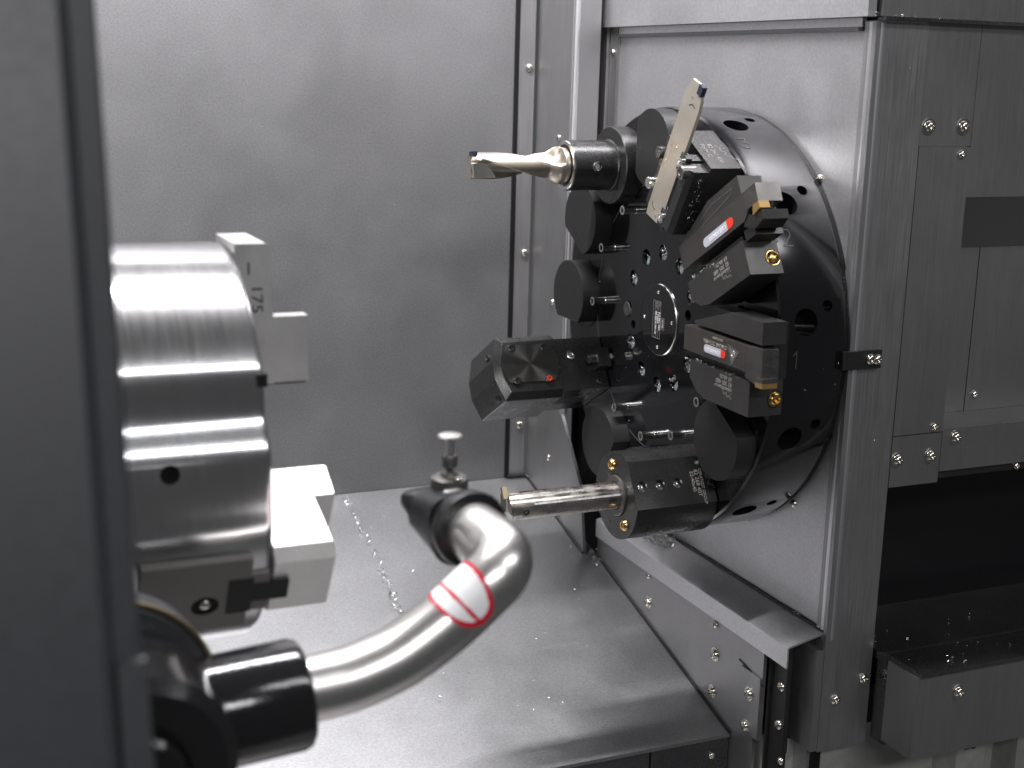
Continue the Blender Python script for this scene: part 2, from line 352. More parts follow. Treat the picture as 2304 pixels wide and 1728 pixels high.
for x, z in ((0.2160, -0.0480), (0.1590, 0.0500), (0.1580, -0.0020)): screw(rw, (x, YR+0.0396, z), (0, -1, 0), True)
screw(rw, (0.231, YR+0.0020, -0.0985), (0, -1, 0), True)

# corner post between turret wall and right wall
cp = thing('corner_post', 'tall folded steel post with bright rounded edge to the right of the turret', 'post')
bbox('post_body', 'sheet_brushed', cp, 0.0603, 0.1054, YR, -0.1575, -0.3120, 0.2338, 0.0060, 6)
bm = BM(); tube(bm, [(0.0662, YR+0.0059, 0.2330), (0.0662, YR+0.0059, 0.0), (0.0662, YR+0.0059, -0.2200)], 0.0062, 32); obj('bend_highlight', bm, 'highlight_steel', cp)  # pale round on the post corner, its bright highlight done in colour
bbox('lower_box', 'sheet_right', cp, 0.0540, 0.0602, YR+0.0006, -0.1180, -0.3110, -0.2285, 0.0008, 2)
screw(cp, (0.0735, YR, -0.2700), (0, -1, 0)); screw(cp, (0.0985, YR, -0.2565), (0, -1, 0))
br = thing('bracket', 'small black bracket with two round screws on the corner post', 'bracket')
bbox('plate', 'bracket_black', br, 0.0560, 0.0866, YR-0.0032, YR-0.0004, -0.0095, 0.0040, 0.0006)
bbox('tongue', 'bracket_black', br, 0.0530, 0.0562, YR-0.0030, -0.1500, -0.0095, 0.0040, 0.0006)
screw(br, (0.0768, YR-0.0032, -0.0025), (0, -1, 0)); screw(br, (0.0830, YR-0.0032, -0.0030), (0, -1, 0))

# guard ledge under the turret
gr = thing('guard_ledge', 'folded sheet steel ledge with front lip running below the turret', 'ledge')
def fg(bm):
    pts = [(0.0610, -0.2145), (0.0600, -0.2150), (0.0300, -0.2222), (0.0290, -0.2232), (0.0290, -0.2395), (0.0304, -0.2395), (0.0304, -0.2236), (0.0610, -0.2165)]
    prism(bm, pts, -0.1660, 0.1530, lambda u, v, w: (u, w, v))
bevobj('ledge_sheet', fg, 'sheet_plate', gr, 0.0005, 2)
bm = BM(); tube(bm, [(0.0612, 0.152-i*0.0318, -0.2137+random.uniform(-.0003, .0003)) for i in range(11)], 0.0016, 8); obj('seal_bead', bm, 'rubber', gr)

# lower side panel with screws
sp = thing('side_panel', 'lower steel side panel with washered screws beside the sloping floor', 'panel')
XB = 0.0330
def fb(bm):
    pts = [(0.1560, -0.2245), (-0.1310, -0.2245), (-0.1310, -0.3170), (-0.1230, -0.3120), (-0.1230, -0.60), (-0.0880, -0.60), (-0.0880, floor_z(-0.088)-0.004), (0.1560, floor_z(0.156)-0.004)]
    prism(bm, pts, XB, XB+0.003, lambda u, v, w: (w, u, v))
bevobj('panel', fb, 'sheet_side', sp, 0.0006, 2)
bbox('flap_plate', 'sheet_side', sp, XB-0.0016, XB-0.0002, -0.1305, -0.1030, -0.3160, -0.2640, 0.0004, 1)
bm = BM(); tube(bm, [(XB-0.0004, -0.0980-i*.0088, -0.2605-i*.0020+random.uniform(-.0004, .0004)) for i in range(5)], 0.0006, 8); obj('seal_bead', bm, 'rubber', sp)
for y, z, w in ((0.0514, -0.2692, 1), (-0.0625, -0.2716, 1), (-0.0620, -0.3049, 1), (0.0530, -0.2443, 0), (-0.0610, -0.2459, 0)): screw(sp, (XB, y, z), (-1, 0, 0), not w, bool(w))
for y, z in ((-0.1170, -0.282), (-0.1151, -0.3105)): screw(sp, (XB-0.0016, y, z), (-1, 0, 0), False, True)
bm = BM(); tube(bm, [(XB-0.0004, 0.1560-i*0.0248, floor_z(0.1560-i*0.0248)+0.0004+random.uniform(-.0002, .0002)) for i in range(11)], 0.0016, 8); obj('seal_bead', bm, 'rubber', sp)
bp = thing('mounting_strip', 'black vertical strip with two screws between side panel and post', 'strip')
bbox('strip_body', 'bracket_black', bp, 0.0400, 0.0440, -0.1530, -0.1325, -0.3400, -0.2260, 0.0006)
bbox('strip_lip', 'bracket_black', bp, 0.0372, 0.0398, -0.1345, -0.1322, -0.3400, -0.2260, 0.0004)
for z in (-0.2640, -0.2960): screw(bp, (0.0400, -0.1470, z), (-1, 0, 0))
screw(bp, (0.0400, -0.1530, -0.3240), (-1, 0, 0), True)
bbox('back_liner', 'void_black', bp, 0.0445, 0.0470, -0.1500, -0.1000, -0.3200, -0.2280, 0.0004, 1)

# trough and cover box on the right
tr = thing('way_cover', 'dark oily sheet metal trough below the black opening', 'trough')
def ft(bm):
    pts = [(-0.1000, -0.2325), (-0.1210, -0.2335), (-0.1450, -0.2345), (-0.1750, -0.2335), (-0.1835, -0.2306), (-0.1850, -0.2310), (-0.1850, -0.2400), (-0.1000, -0.2400)]
    prism(bm, pts, 0.1075, 0.60, lambda u, v, w: (w, u, v))
bevobj('trough_sheet', ft, 'sheet_dark', tr, 0.0004, 2)
cb = thing('cover_box', 'dark steel box cover with one screw in the lower right corner', 'cover')
bbox('lid', 'sheet_dark', cb, 0.1075, 0.60, -0.2240, -0.1852, -0.2350, -0.2312, 0.0008, 2)
bbox('front_panel', 'sheet_right', cb, 0.1060, 0.60, -0.2228, -0.2205, -0.3010, -0.2352, 0.0004, 1)
bbox('end_panel', 'sheet_right', cb, 0.1060, 0.1085, -0.2203, -0.1880, -0.3010, -0.2352, 0.0004, 1)
bbox('end_panel', 'sheet_dark', cb, 0.1085, 0.1110, -0.1878, -0.1720, -0.3060, -0.2352, 0.0004, 1)
screw(cb, (0.1449, -0.2228, -0.2515), (0, -1, 0), washer=True)

# pale machine bed at the bottom right
mb = thing('machine_bed', 'pale grey painted machine bed casting with chipped paint at the bottom right', 'casting')
bbox('bed_body', 'casting', mb, 0.0330+0.008, 0.75, -0.1380, 0.02, -0.62, -0.3150, 0.006, 3)
bbox('rib', 'casting', mb, 0.2050, 0.2350, -0.1650, -0.1382, -0.62, -0.3240, 0.004, 3)
bbox('rib', 'casting', mb, 0.2700, 0.45, -0.1650, -0.1382, -0.62, -0.3240, 0.004, 3)
bm = BM()
pts = []
for i in range(18):
    a = 2*math.pi*i/18; r = random.uniform(0.35, 1.0); pts.append((0.2170+0.012*r*math.cos(a), -0.3360+0.007*r*math.sin(a)))
prism(bm, pts, -0.1658, -0.1648, lambda u, v, w: (u, w, v)); obj('paint_chip', bm, 'bracket_black', mb)

# ================================================================ turret
def cutter(name, items):
    bm = BM()
    for r, d, M in items: lathe(bm, [(r, -d), (r, d*.2)], 28, M)
    bmesh.ops.recalc_face_normals(bm, faces=bm.faces[:])
    me = bpy.data.meshes.new(name); bm.to_mesh(me); bm.free()
    o = bpy.data.objects.new(name, me); COL.objects.link(o); return o
def carve(bm, items):
    bmesh.ops.recalc_face_normals(bm, faces=bm.faces[:])
    me = bpy.data.meshes.new('tmp'); bm.to_mesh(me); bm.free()
    o = bpy.data.objects.new('tmp', me); COL.objects.link(o); c = cutter('cut', items)
    md = o.modifiers.new('b', 'BOOLEAN'); md.operation = 'DIFFERENCE'; md.solver = 'EXACT'; md.object = c
    dg = bpy.context.evaluated_depsgraph_get(); out = bpy.data.meshes.new_from_object(o.evaluated_get(dg))
    bpy.data.objects.remove(o); bpy.data.objects.remove(c)
    b2 = BM(); b2.from_mesh(out); bpy.data.meshes.remove(out); return b2
tu = thing('turret', 'round black twelve station tool turret disc on the steel wall', 'turret')
XAX = zframe((0, 0, 0), (-1, 0, 0))
bm = BM(); lathe(bm, [(0, 0.0), (0.1685, 0.0), (0.1700, -0.0015), (0.1700, -0.0545), (0.1690, -0.0566), (0, -0.0566)], 200, XAX)
items = []
def polar(th, r, x): return Vector((x, -r*math.cos(R_(th)), r*math.sin(R_(th))))
for k in range(12):
    items.append((0.0068, 0.006, zframe(polar(30*k, 0.0546, 0), (-1, 0, 0))))
    er = polar(30*k+8.9, 1, 0); items.append((0.0098, 0.016, zframe(er*0.170+Vector((0.0222, 0, 0)), er)))
    er = polar(30*k+12.6, 1, 0); items.append((0.0042, 0.008, zframe(er*0.170+Vector((0.0410, 0, 0)), er)))
items.append((0.0045, 0.006, zframe(polar(14, 0.0452, 0), (-1, 0, 0)))); items.append((0.0038, 0.006, zframe(polar(-165, 0.0457, 0), (-1, 0, 0))))
bm = carve(bm, items); obj('disc_body', bm, 'turret_black', tu, 30)
bm = BM(); lathe(bm, [(0.1115, -0.0002), (0.1115, 0.00015), (0.1122, 0.00015), (0.1122, -0.0002)], 160, XAX, True); obj('groove_ring', bm, 'engrave_dim', tu)
bm = BM(); lathe(bm, [(0, 0.0014), (0.0284, 0.0014), (0.0292, 0.0006), (0.0292, -0.001), (0, -0.001)], 96, XAX); cpz = obj('centre_plate', bm, 'turret_black', tu)
bm = BM(); lathe(bm, [(0.0288, 0.0008), (0.0288, 0.00145), (0.0295, 0.0008), (0.0295, 0.0)], 96, XAX, True); obj('edge_ring', bm, 'chrome', cpz)
bm = BM(); lathe(bm, [(0.166, -0.0568), (0.168, -0.0568), (0.168, -0.0615), (0.1, -0.0615)], 120, XAX); obj('gap_shade_ring', bm, 'void_black', tu)  # black ring paints the dark gap between disc and wall
for th in (93, 183, 273, 3):
    bm = BM(); lathe(bm, [(0.0015, 0), (0.0014, .0006), (0.0008, .0012), (0, .0013)], 14, zframe(polar(th, 0.0225, -0.0014), (-1, 0, 0))); obj('rivet', bm, 'chrome', cpz)
xd, yd = (0, 0, -1), (0, -1, 0); xt = -0.00145
def pl_pt(u, v): return (xt, -v, -u)      # u along the reading direction (down), v towards the door
# name plate frame and lettering
F0, F1 = -0.0150, 0.0155
fr = [[(F0, -0.0085), (F1, -0.0085), (F1, 0.0035), (F0, 0.0035), (F0, -0.0085)]] + [[(F0, v), (F1, v)] for v in (-0.0055, -0.0025, 0.0005)]
strokes('label_frame', fr, 0.00032, 'engrave_grey', cpz, (xt, 0, 0), xd, yd)
for v, a, b_ in ((0.0020, 'Typ', '0.5.901.020'), (-0.0010, 'Id.-Nr.', '110407'), (-0.0040, 'Code', '90-22.41901/3')):
    text('lettering', a, 0.0022, 'engrave_grey', cpz, pl_pt(F0+0.0006, v), xd, yd)
    text('lettering', b_, 0.0029, 'paint_white', cpz, pl_pt(F0+0.0085, v), xd, yd, stretch=1.12)
strokes('emblem', [[(-0.0022, 0.0045), (0.0072, 0.0045), (0.0072, 0.0100), (-0.0022, 0.0100), (-0.0022, 0.0045)]], 0.0003, 'engrave_grey', cpz, (xt, 0, 0), xd, yd)
bm = BM(); ribbon(bm, [(0.0025+0.0043*math.cos(2*math.pi*i/28), 0.00725+0.0021*math.sin(2*math.pi*i/28)) for i in range(29)], 0.0009)
bmesh.ops.transform(bm, matrix=frame((xt, 0, 0), xd, yd), verts=bm.verts[:]); obj('emblem', bm, 'engrave_grey', cpz)
text('lettering', 'SAUTER', 0.0019, 'paint_white', cpz, pl_pt(0.0025, 0.0072), xd, yd, 'CENTER')
# silver disc, coolant pins
bm = BM(); lathe(bm, [(0.0062, 0), (0.0062, 0.0004), (0.0058, 0.0007), (0.0010, 0.0007), (0.0008, 0.0002), (0, 0.0002)], 32, zframe(polar(180.5, 0.0563, 0), (-1, 0, 0))); obj('plug_disc', bm, 'tool_head', tu)
bm = BM(); lathe(bm, [(0.0036, -0.001), (0.0036, 0.0010), (0.0034, 0.0012), (0.0034, 0.0112), (0.0039, 0.0124), (0.0039, 0.0129), (0.0024, 0.0129), (0.0021, 0.0080), (0, 0.0080)], 20)
bmesh.ops.recalc_face_normals(bm, faces=bm.faces[:])
pin = bpy.data.meshes.new('coolant_pin'); bm.to_mesh(pin); bm.free(); pin.polygons.foreach_set('use_smooth', [True]*len(pin.polygons)); pin.set_sharp_from_angle(angle=R_(35)); pin.materials.append(MATS['chrome'])
for k in range(12): share(pin, 'coolant_pin', tu, zframe(polar(30*k, 0.0971, 0), (-1, 0, 0)))
# chips and coolant caught in the bores of the face
def chips(bm, n, pos, s0, s1, curl=0.4):
    for _ in range(n):
        p = pos(); s = random.uniform(s0, s1); M = Matrix.Translation(p) @ Matrix.Rotation(random.uniform(0, 6.28), 4, Vector((random.gauss(0, 1), random.gauss(0, 1), random.gauss(0, 1))).normalized())
        if random.random() < curl:
            k = random.randint(4, 7); r = s*.45; w = s*.22; vv = []
            for i in range(k+1):
                a = i/k*random.uniform(3.5, 6.0); z = i/k*s*.7
                vv.append((bm.verts.new(M @ Vector((r*math.cos(a), r*math.sin(a), z))), bm.verts.new(M @ Vector((r*math.cos(a), r*math.sin(a), z+w)))))
            for i in range(k): bm.faces.new((vv[i][0], vv[i+1][0], vv[i+1][1], vv[i][1]))
        else:
            q = [bm.verts.new(M @ Vector((random.uniform(-.5, .5)*s, random.uniform(-.25, .25)*s, random.uniform(-.2, .2)*s))) for _ in range(4)]
            bm.faces.new(q[:3]); bm.faces.new((q[0], q[2], q[3])); bm.faces.new((q[0], q[3], q[1])); bm.faces.new((q[1], q[3], q[2]))
def swarf(name, n, pos, s0, s1, label=None, parent=None, curl=0.4, mat='chip_steel'):
    bm = BM(); chips(bm, n, pos, s0, s1, curl)
    o = obj(name, bm, mat, parent, 20, 'stuff')
    if label: tag(o, label, 'chips')
    return o
def pos_hole():
    k = random.choice([0, 1, 1, 2, 2, 3, 4, 5, 6.99, 7, 8, 9, 10, 11, 11]); c = polar(30*int(k+.5), 0.0546, 0)
    a = random.uniform(0, 6.28); r = 0.0060*math.sqrt(random.random())
    return c + Vector((random.uniform(0.0002, 0.0036), r*math.cos(a), r*math.sin(a)-0.0006))
swarf('chip_filling', 420, pos_hole, 0.0014, 0.0034, parent=tu)
for k in range(12):
    c = polar(30*k, 0.0546, 0.0042); bm = BM()
    lathe(bm, [(0.0040, 0), (0.0034, 0.0012), (0.0018, 0.0020), (0, 0.0022)], 14, zframe(c+Vector((0, 0, -0.0030)), (-1, 0, 0.3))); obj('coolant_drop', bm, 'coolant', tu)
# engraved station numbers on the rim
def arc(cx, cy, r, a0, a1, n=12): return [(cx+r*math.cos(R_(a0+(a1-a0)*i/n)), cy+r*math.sin(R_(a0+(a1-a0)*i/n))) for i in range(n+1)]
h = 0.0062
digits = {1: [[(0, -h), (0, h), (-0.0028, h*.5)]], 2: [arc(0, h*.45, 0.0034, 170, -30)+[(-0.0036, -h), (0.0042, -h)]],
          3: [[(-0.0036, h), (0.0034, h), (0.0, h*.25)] + arc(0, -h*.4, 0.0038, 80, -160)]}
for n_, th in ((1, 0), (2, 29.6), (3, 59.4)):
    er = polar(th, 1, 0); et = Vector((0, math.sin(R_(th)), math.cos(R_(th))))
    strokes('station_number', digits[n_], 0.00055, 'engrave_dim', tu, er*0.17015+Vector((0.0145, 0, 0)), (1, 0, 0), et)

# ---------------------------------------------------------------- blanking caps
def make_cap(label, th):
    t = thing('blanking_cap', label, 'cap', station(th), 'blanking caps on the empty turret stations')
    return t
def cap_mesh(flat=0.0222, Rr=0.0304, h=0.0166):
    bm = BM(); a0 = math.degrees(math.asin(flat/Rr)); pts = []
    for i in range(57):
        a = R_(180-a0 + (2*a0+180)*i/56); pts.append((Rr*math.cos(a), Rr*math.sin(a)))
    prism(bm, pts, 0.0007, h); bev(bm, 0.0007, 2)
    bmesh.ops.recalc_face_normals(bm, faces=bm.faces[:])
    me = bpy.data.meshes.new('cap_body'); bm.to_mesh(me); bm.free(); me.polygons.foreach_set('use_smooth', [True]*len(me.polygons)); me.set_sharp_from_angle(angle=R_(28)); me.materials.append(MATS['cap_black']); return me
CAP = cap_mesh()
bm = BM(); ribbon(bm, arc(-0.004, 0.0150, 0.0036, 0, 360, 24), 0.0003); ribbon(bm, [(-0.0058, 0.0138), (-0.004, 0.0165), (-0.0022, 0.0138)], 0.0003)
bmesh.ops.transform(bm, matrix=Matrix.Translation((0, 0, 0.0166)), verts=bm.verts[:]); EMB = bpy.data.meshes.new('cap_emblem'); bm.to_mesh(EMB); bm.free(); EMB.materials.append(MATS['engrave_dark'])
bm = BM(); lathe(bm, [(0.0312, -0.0002), (0.0312, 0.0006), (0.0296, 0.0006), (0.0296, -0.0002)], 60, closed=True); SEAT = bpy.data.meshes.new('seal_ring'); bm.to_mesh(SEAT); bm.free(); SEAT.materials.append(MATS['rubber'])
for th, lab in ((90, 'black blanking cap behind the tan parting blade at the top of the turret'), (150, 'black blanking cap just below the insert drill holder'),
                (180, 'black blanking cap halfway up the left side, above the driven angle head'), (240, 'black blanking cap low on the left, below the driven angle head'),
                (270, 'black blanking cap mostly hidden behind the boring bar holder'), (-30, 'black blanking cap at the lower right, in front of the turning holders')):
    t = make_cap(lab, th); share(CAP, 'cap_body', t, Matrix()); share(EMB, 'cap_emblem', t, Matrix()); share(SEAT, 'seal_ring', t, Matrix())

# ---------------------------------------------------------------- drill and its holder (station 120)
M120 = station(120)
dh = thing('drill_holder', 'black cylindrical holder with flange gripping the insert drill', 'tool holder', M120, 'tool holders on the turret')
bm = BM(); lathe(bm, [(0.0, 0.0004), (0.0320, 0.0004), (0.0320, 0.0160), (0.0313, 0.0167), (0.0, 0.0167)], 72); obj('flange', bm, 'oxide_black', dh)
bm = BM(); lathe(bm, [(0.0, 0.0160), (0.0216, 0.0160), (0.0216, 0.0178), (0.0206, 0.0186), (0.0206, 0.0562), (0.0198, 0.0572), (0, 0.0572)], 64); obj('sleeve', bm, 'oxide_black', dh)
bm = BM(); lathe(bm, [(0.0172, 0.0573), (0.0203, 0.0573), (0.0198, 0.0580), (0.0172, 0.0580)], 64, closed=True); obj('end_ring', bm, 'chrome', dh)
# set screw bore that faces the door: direction -Y in world
loc_n = (M120.to_3x3().inverted() @ Vector((-0.25, -1, 0.02))).normalized(); loc_n = Vector((loc_n.x, loc_n.y, 0)).normalized()
bm = BM(); lathe(bm, [(0.0041, 0), (0.0041, 0.0006), (0.0034, 0.0008), (0.0030, -0.0005), (0, -0.0008)], 24, zframe(Vector((0, 0, 0.0375))+loc_n*0.0204, loc_n)); obj('set_screw', bm, 'chrome', dh)
bm = BM(); lathe(bm, [(0.0030, 0.0), (0.0018, 0.0004), (0, 0.0006)], 20, zframe(Vector((0, 0, 0.0375))+loc_n*0.0203, loc_n)); obj('coolant_drop', bm, 'coolant', dh)

dr = thing('insert_drill', 'champagne coloured insert drill with spiral flutes at the upper left', 'drill', M120)
def fdrill():
    bm = BM(); nz, nf = 120, 144; A0, A1 = 0.0582, 0.142; rings = []
    def base_r(a):
        if a < 0.0612: return 0.0146
        if a < 0.0650: return 0.0154
        if a < 0.0760:
            k = (a-0.0650)/0.011; k = k*k*(3-2*k); return 0.0154*(1-k)+0.0107*k
        return 0.0107
    for i in range(nz+1):
        a = A0+(A1-A0)*i/nz; br_ = base_r(a); ring = []
        depth = min(1, max(0, (a-0.0635)/0.009)); depth = math.sqrt(depth); tw = R_(-120)-(A1-a)/(A1-A0)*R_(150)
        for j in range(nf):
            ph = 2*math.pi*j/nf; rr = br_
            for fl_ in (0, math.pi):
                d = (ph-tw-fl_+math.pi) % (2*math.pi)-math.pi; hw_ = R_(50)*(0.55+0.45*depth)
                if abs(d) < hw_:
                    k = min(1, math.cos(d/hw_*math.pi/2)*3.4)*depth; rr = br_*(1-k)+0.0052*k
            ring.append(bm.verts.new((rr*math.cos(ph), rr*math.sin(ph), a)))
        rings.append(ring)
    for a_, b_ in zip(rings[:-1], rings[1:]):
        for j in range(nf): bm.faces.new((a_[j], a_[(j+1) % nf], b_[(j+1) % nf], b_[j]))
    bm.faces.new(rings[0]); bm.faces.new(rings[-1]); return bm
obj('drill_body', fdrill(), 'nickel', dr, 30)
# insert seat: bright flat and square insert in the flute at the tip, facing the door
nx = (M120.to_3x3().inverted() @ Vector((-0.10, -1, 0.12))); nx = Vector((nx.x, nx.y, 0)).normalized(); ny = Vector((-nx.y, nx.x, 0))
if (M120.to_3x3() @ ny).z < 0: ny = -ny
SF = frame(nx*0.0060, (0, 0, 1), ny)
sgn = 1 if (SF.to_3x3() @ Vector((0, 0, 1))).dot(nx) > 0 else -1
bm = BM(); prism(bm, [(0.1230, -0.0102), (0.1415, -0.0102), (0.1422, 0.0010), (0.1345, 0.0022), (0.1270, -0.0035)], -0.004, 0.0005); bmesh.ops.transform(bm, matrix=SF, verts=bm.verts[:]); obj('insert_seat', bm, 'chrome', dr)
bm = BM(); box(bm, 0.1352, 0.1416, -0.0052, 0.0012, -0.001*sgn, 0.0013*sgn); bev(bm, 0.0004, 1); bmesh.ops.transform(bm, matrix=SF, verts=bm.verts[:]); ins = obj('insert', bm, 'insert_dark', dr)
bm = BM(); lathe(bm, [(0.0016, 0), (0.0014, 0.0004), (0.0008, 0.0005), (0, 0.0001)], 16, SF @ frame((0.1384, -0.0020, 0.0013*sgn), (1, 0, 0), (0, sgn, 0))); obj('insert_screw', bm, 'chrome', ins)
bm = BM(); box(bm, 0.1385, 0.1432, 0.0072, 0.0108, -0.004, 0.002); bev(bm, 0.0004, 1); bmesh.ops.transform(bm, matrix=SF, verts=bm.verts[:]); obj('insert', bm, 'insert_dark', dr)

# ---------------------------------------------------------------- turning holders and tools (stations 30 and 0)
def skyline(o, xd, yd, parent, mat='engrave_dim', s=1.0):
    w = 0.00035
    L = [[(0.0000, 0.0002), (0.0016, 0.0004), (0.0020, 0.0016), (0.0034, 0.0018), (0.0038, 0.0008), (0.0056, 0.0012), (0.0060, 0.0030), (0.0074, 0.0032), (0.0078, 0.0016), (0.0096, 0.0020), (0.0100, 0.0042), (0.0118, 0.0048), (0.0126, 0.0070)],
         [(0.0006, 0.0030), (0.0007, 0.0042)], [(0.0030, 0.0034), (0.0031, 0.0046)], [(0.0052, 0.0040), (0.0053, 0.0052)]]
    return strokes('skyline_mark', [[(x*s, y*s) for x, y in l] for l in L], w, mat, parent, o, xd, yd)
def badge(parent, o, xd, yd, L=0.027, W=0.0058):
    r = W/2; xs = L*.80
    body = [(0, -r), (xs, -r), (xs, r), (0, r)]
    M_ = frame(o, xd, yd)
    # the grey part: rounded far end, the red part: rounded near end
    def half(sign, x_in, x_c, nm, mat):
        bm = BM(); pts = [(x_in, -r*sign), (x_c, -r*sign)] + [(x_c+sign*r*math.cos(R_(a)), sign*r*math.sin(R_(a))) for a in range(-80, 81, 16)] + [(x_c, r*sign), (x_in, r*sign)]
        prism(bm, pts, 0, 0.00025); bmesh.ops.transform(bm, matrix=M_, verts=bm.verts[:]); return obj(nm, bm, mat, parent)
    b1 = half(1, L*.20, L-r, 'badge', 'badge_grey'); half(-1, L*.20, r, 'badge_end', 'badge_red')
    z = (M_.to_3x3() @ Vector((0, 0, 1)))*0.00026
    text('badge_lettering', 'CERATIZIT', W*.62, 'paint_white', b1, Vector(o)+z+Vector(xd)*L*.235, xd, yd, stretch=1.16)
NX, NY = (-1, 0, 0), (0, -1, 0)
def make_turning_holder(th, label):
    # local x = radial - 0.138, y = tangential, z = height over the disc face
    H = thing('turning_holder', label, 'tool holder', station(th), 'tool holders on the turret')
    o = -0.138
    bm = BM(); lathe(bm, [(0, 0.0004), (0.0300, 0.0004), (0.0300, 0.0050), (0, 0.0050)], 48); obj('flange', bm, 'oxide_black', H)
    def up_(bm): prism(bm, [(0.1100+o, 0.0185), (0.1980+o, 0.0185), (0.1980+o, 0.0340), (0.1560+o, 0.0340), (0.1100+o, 0.0205)], 0.0150, 0.0340)
    bevobj('upper_jaw', up_, 'holder_grey', H, 0.0008, 2)
    def lo_(bm): prism(bm, [(0.1075+o, -0.0090), (0.1868+o, -0.0090), (0.1868+o, -0.0340), (0.1300+o, -0.0340), (0.1180+o, -0.0310), (0.1075+o, -0.0225)], 0.0070, 0.0340)
    bevobj('lower_jaw', lo_, 'holder_grey', H, 0.0008, 2)
    bbox('jaw_bridge', 'oxide_black', H, 0.1090+o, 0.1840+o, -0.0094, 0.0300, 0.0030, 0.0180, 0.0005, 1)
    bbox('clamp_wedge', 'oxide_black', H, 0.1120+o, 0.1800+o, -0.0088, -0.0030, 0.0100, 0.0285, 0.0006, 1)
    bm = BM(); lathe(bm, [(0.0054, -0.0004), (0.0054, 0.0002), (0.0049, 0.0002), (0.0046, 0.0016), (0.0036, 0.0030), (0.0022, 0.0034), (0.0020, 0.0012), (0, 0.0010)], 28, frame((0.1869+o, -0.0225, 0.0130), (0, 1, 0), (0, 0, 1))); obj('coolant_nozzle', bm, 'brass', H)
    bm = BM(); lathe(bm, [(0.0062, 0.0), (0.0062, 0.00025), (0.0052, 0.00025), (0.0052, 0)], 28, frame((0.1868+o, -0.0225, 0.0130), (0, 1, 0), (0, 0, 1)), True); obj('nozzle_seat', bm, 'rubber', H)
    zt_ = 0.03412
    text('lettering', 'B7-40x25', 0.0040, 'engrave_grey', H, (0.1640+o, -0.0125, zt_), NX, NY, stretch=1.0)
    text('lettering', '82 205 400', 0.0046, 'engrave_grey', H, (0.1645+o, -0.0165, zt_), NX, NY, stretch=1.0)
    text('lettering', 'CERATIZIT GROUP', 0.0027, 'engrave_grey', H, (0.1650+o, -0.0200, zt_), NX, NY)
    skyline((0.1650+o, -0.0265, zt_), NX, (0, 1, 0), H, 'engrave_grey', 1.15)
    return H
H1 = make_turning_holder(0, 'dark grey square shank holder on station one, below the other turning holder')
H2 = make_turning_holder(30, 'dark grey square shank holder on station two, between parting and lower turning tools')

o = -0.138
T1 = thing('turning_tool', 'turning tool with triangle mark and copper insert, lower of the two', 'turning tool', station(0))
bevobj('shank', lambda bm: prism(bm, [(0.1005+o, -0.0024), (0.1005+o, 0.0156), (0.1930+o, 0.0156), (0.1930+o, -0.0024)], 0.0185, 0.0362), 'shank_steel', T1, 0.0004, 2)
bevobj('head', lambda bm: prism(bm, [(0.1840+o, 0.0158), (0.1930+o, 0.0164), (0.2030+o, 0.0164), (0.2045+o, -0.0075), (0.1960+o, -0.0085), (0.1840+o, -0.0060)], 0.0235, 0.0366), 'tool_head', T1, 0.0008, 2)
ins = bevobj('insert', lambda bm: box(bm, 0.1975+o, 0.2058+o, -0.0098, -0.0062, 0.0250, 0.0371), 'insert_gold', T1, 0.0004, 1)
bevobj('insert_land', lambda bm: box(bm, 0.1975+o, 0.2060+o, -0.0061, -0.0030, 0.0250, 0.0372), 'tool_head', T1, 0.0003, 1)
zt = 0.03632
badge(T1, (0.1575+o, 0.0040, zt), NX, NY, 0.0285, 0.0058)
text('lettering', 'DWLNR 2525 M06', 0.0042, 'blade_tan', T1, (0.1585+o, 0.0092, zt), NX, NY, stretch=.92)
text('lettering', '0094158854', 0.0027, 'blade_tan', T1, (0.1530+o, 0.0134, zt), NX, NY)
bm = BM(); ribbon(bm, [(0.1600+o, 0.0118), (0.1740+o, 0.0090), (0.1660+o, -0.0010), (0.1600+o, 0.0118)], 0.0005)
prism(bm, [(0.1612+o, 0.0108), (0.1728+o, 0.0085), (0.1660+o, 0.0004)], 0, 0.00012)
bmesh.ops.transform(bm, matrix=Matrix.Translation((0, 0, zt)), verts=bm.verts[:]); tri = obj('triangle_mark', bm, 'chrome', T1)
bm = BM(); lathe(bm, [(0.0023, 0), (0.0023, 0.0004), (0.0012, 0.0005), (0.0010, 0.0001), (0, 0.0001)], 18, Matrix.Translation((0.1668+o, 0.0068, zt))); obj('mark_centre', bm, 'chrome', tri)

T2 = thing('turning_tool', 'turning tool with yellow tipped notch head, upper of the two', 'turning tool', station(30))
bevobj('shank', lambda bm: prism(bm, [(0.1080+o, 0.0010), (0.1080+o, 0.0196), (0.2050+o, 0.0196), (0.2050+o, 0.0075), (0.1960+o, 0.0010)], 0.0150, 0.0352), 'shank_steel', T2, 0.0005, 2)
bevobj('head', lambda bm: prism(bm, [(0.2000+o, 0.0067), (0.2000+o, 0.0195), (0.2178+o, 0.0195), (0.2168+o, 0.0067)], 0.0160, 0.0354), 'tool_head', T2, 0.0006, 2)
bevobj('insert', lambda bm: prism(bm, [(0.2075+o, 0.0002), (0.2100+o, 0.0066), (0.2172+o, 0.0066), (0.2174+o, 0.0016)], 0.0275, 0.0358), 'insert_gold', T2, 0.0004, 1)
bevobj('clamp_claw', lambda bm: prism(bm, [(0.1985+o, 0.0060), (0.2072+o, 0.0000), (0.2172+o, 0.0004), (0.2160+o, -0.0060), (0.2060+o, -0.0085), (0.1930+o, -0.0020)], 0.0140, 0.0345), 'oxide_black', T2, 0.0008, 2)
bbox('stop_block', 'oxide_black', T2, 0.1880+o, 0.2010+o, -0.0105, -0.0030, 0.0100, 0.0320, 0.0006)
badge(T2, (0.1835+o, 0.0072, 0.0353), NX, NY, 0.0420, 0.0070)
bm = BM()
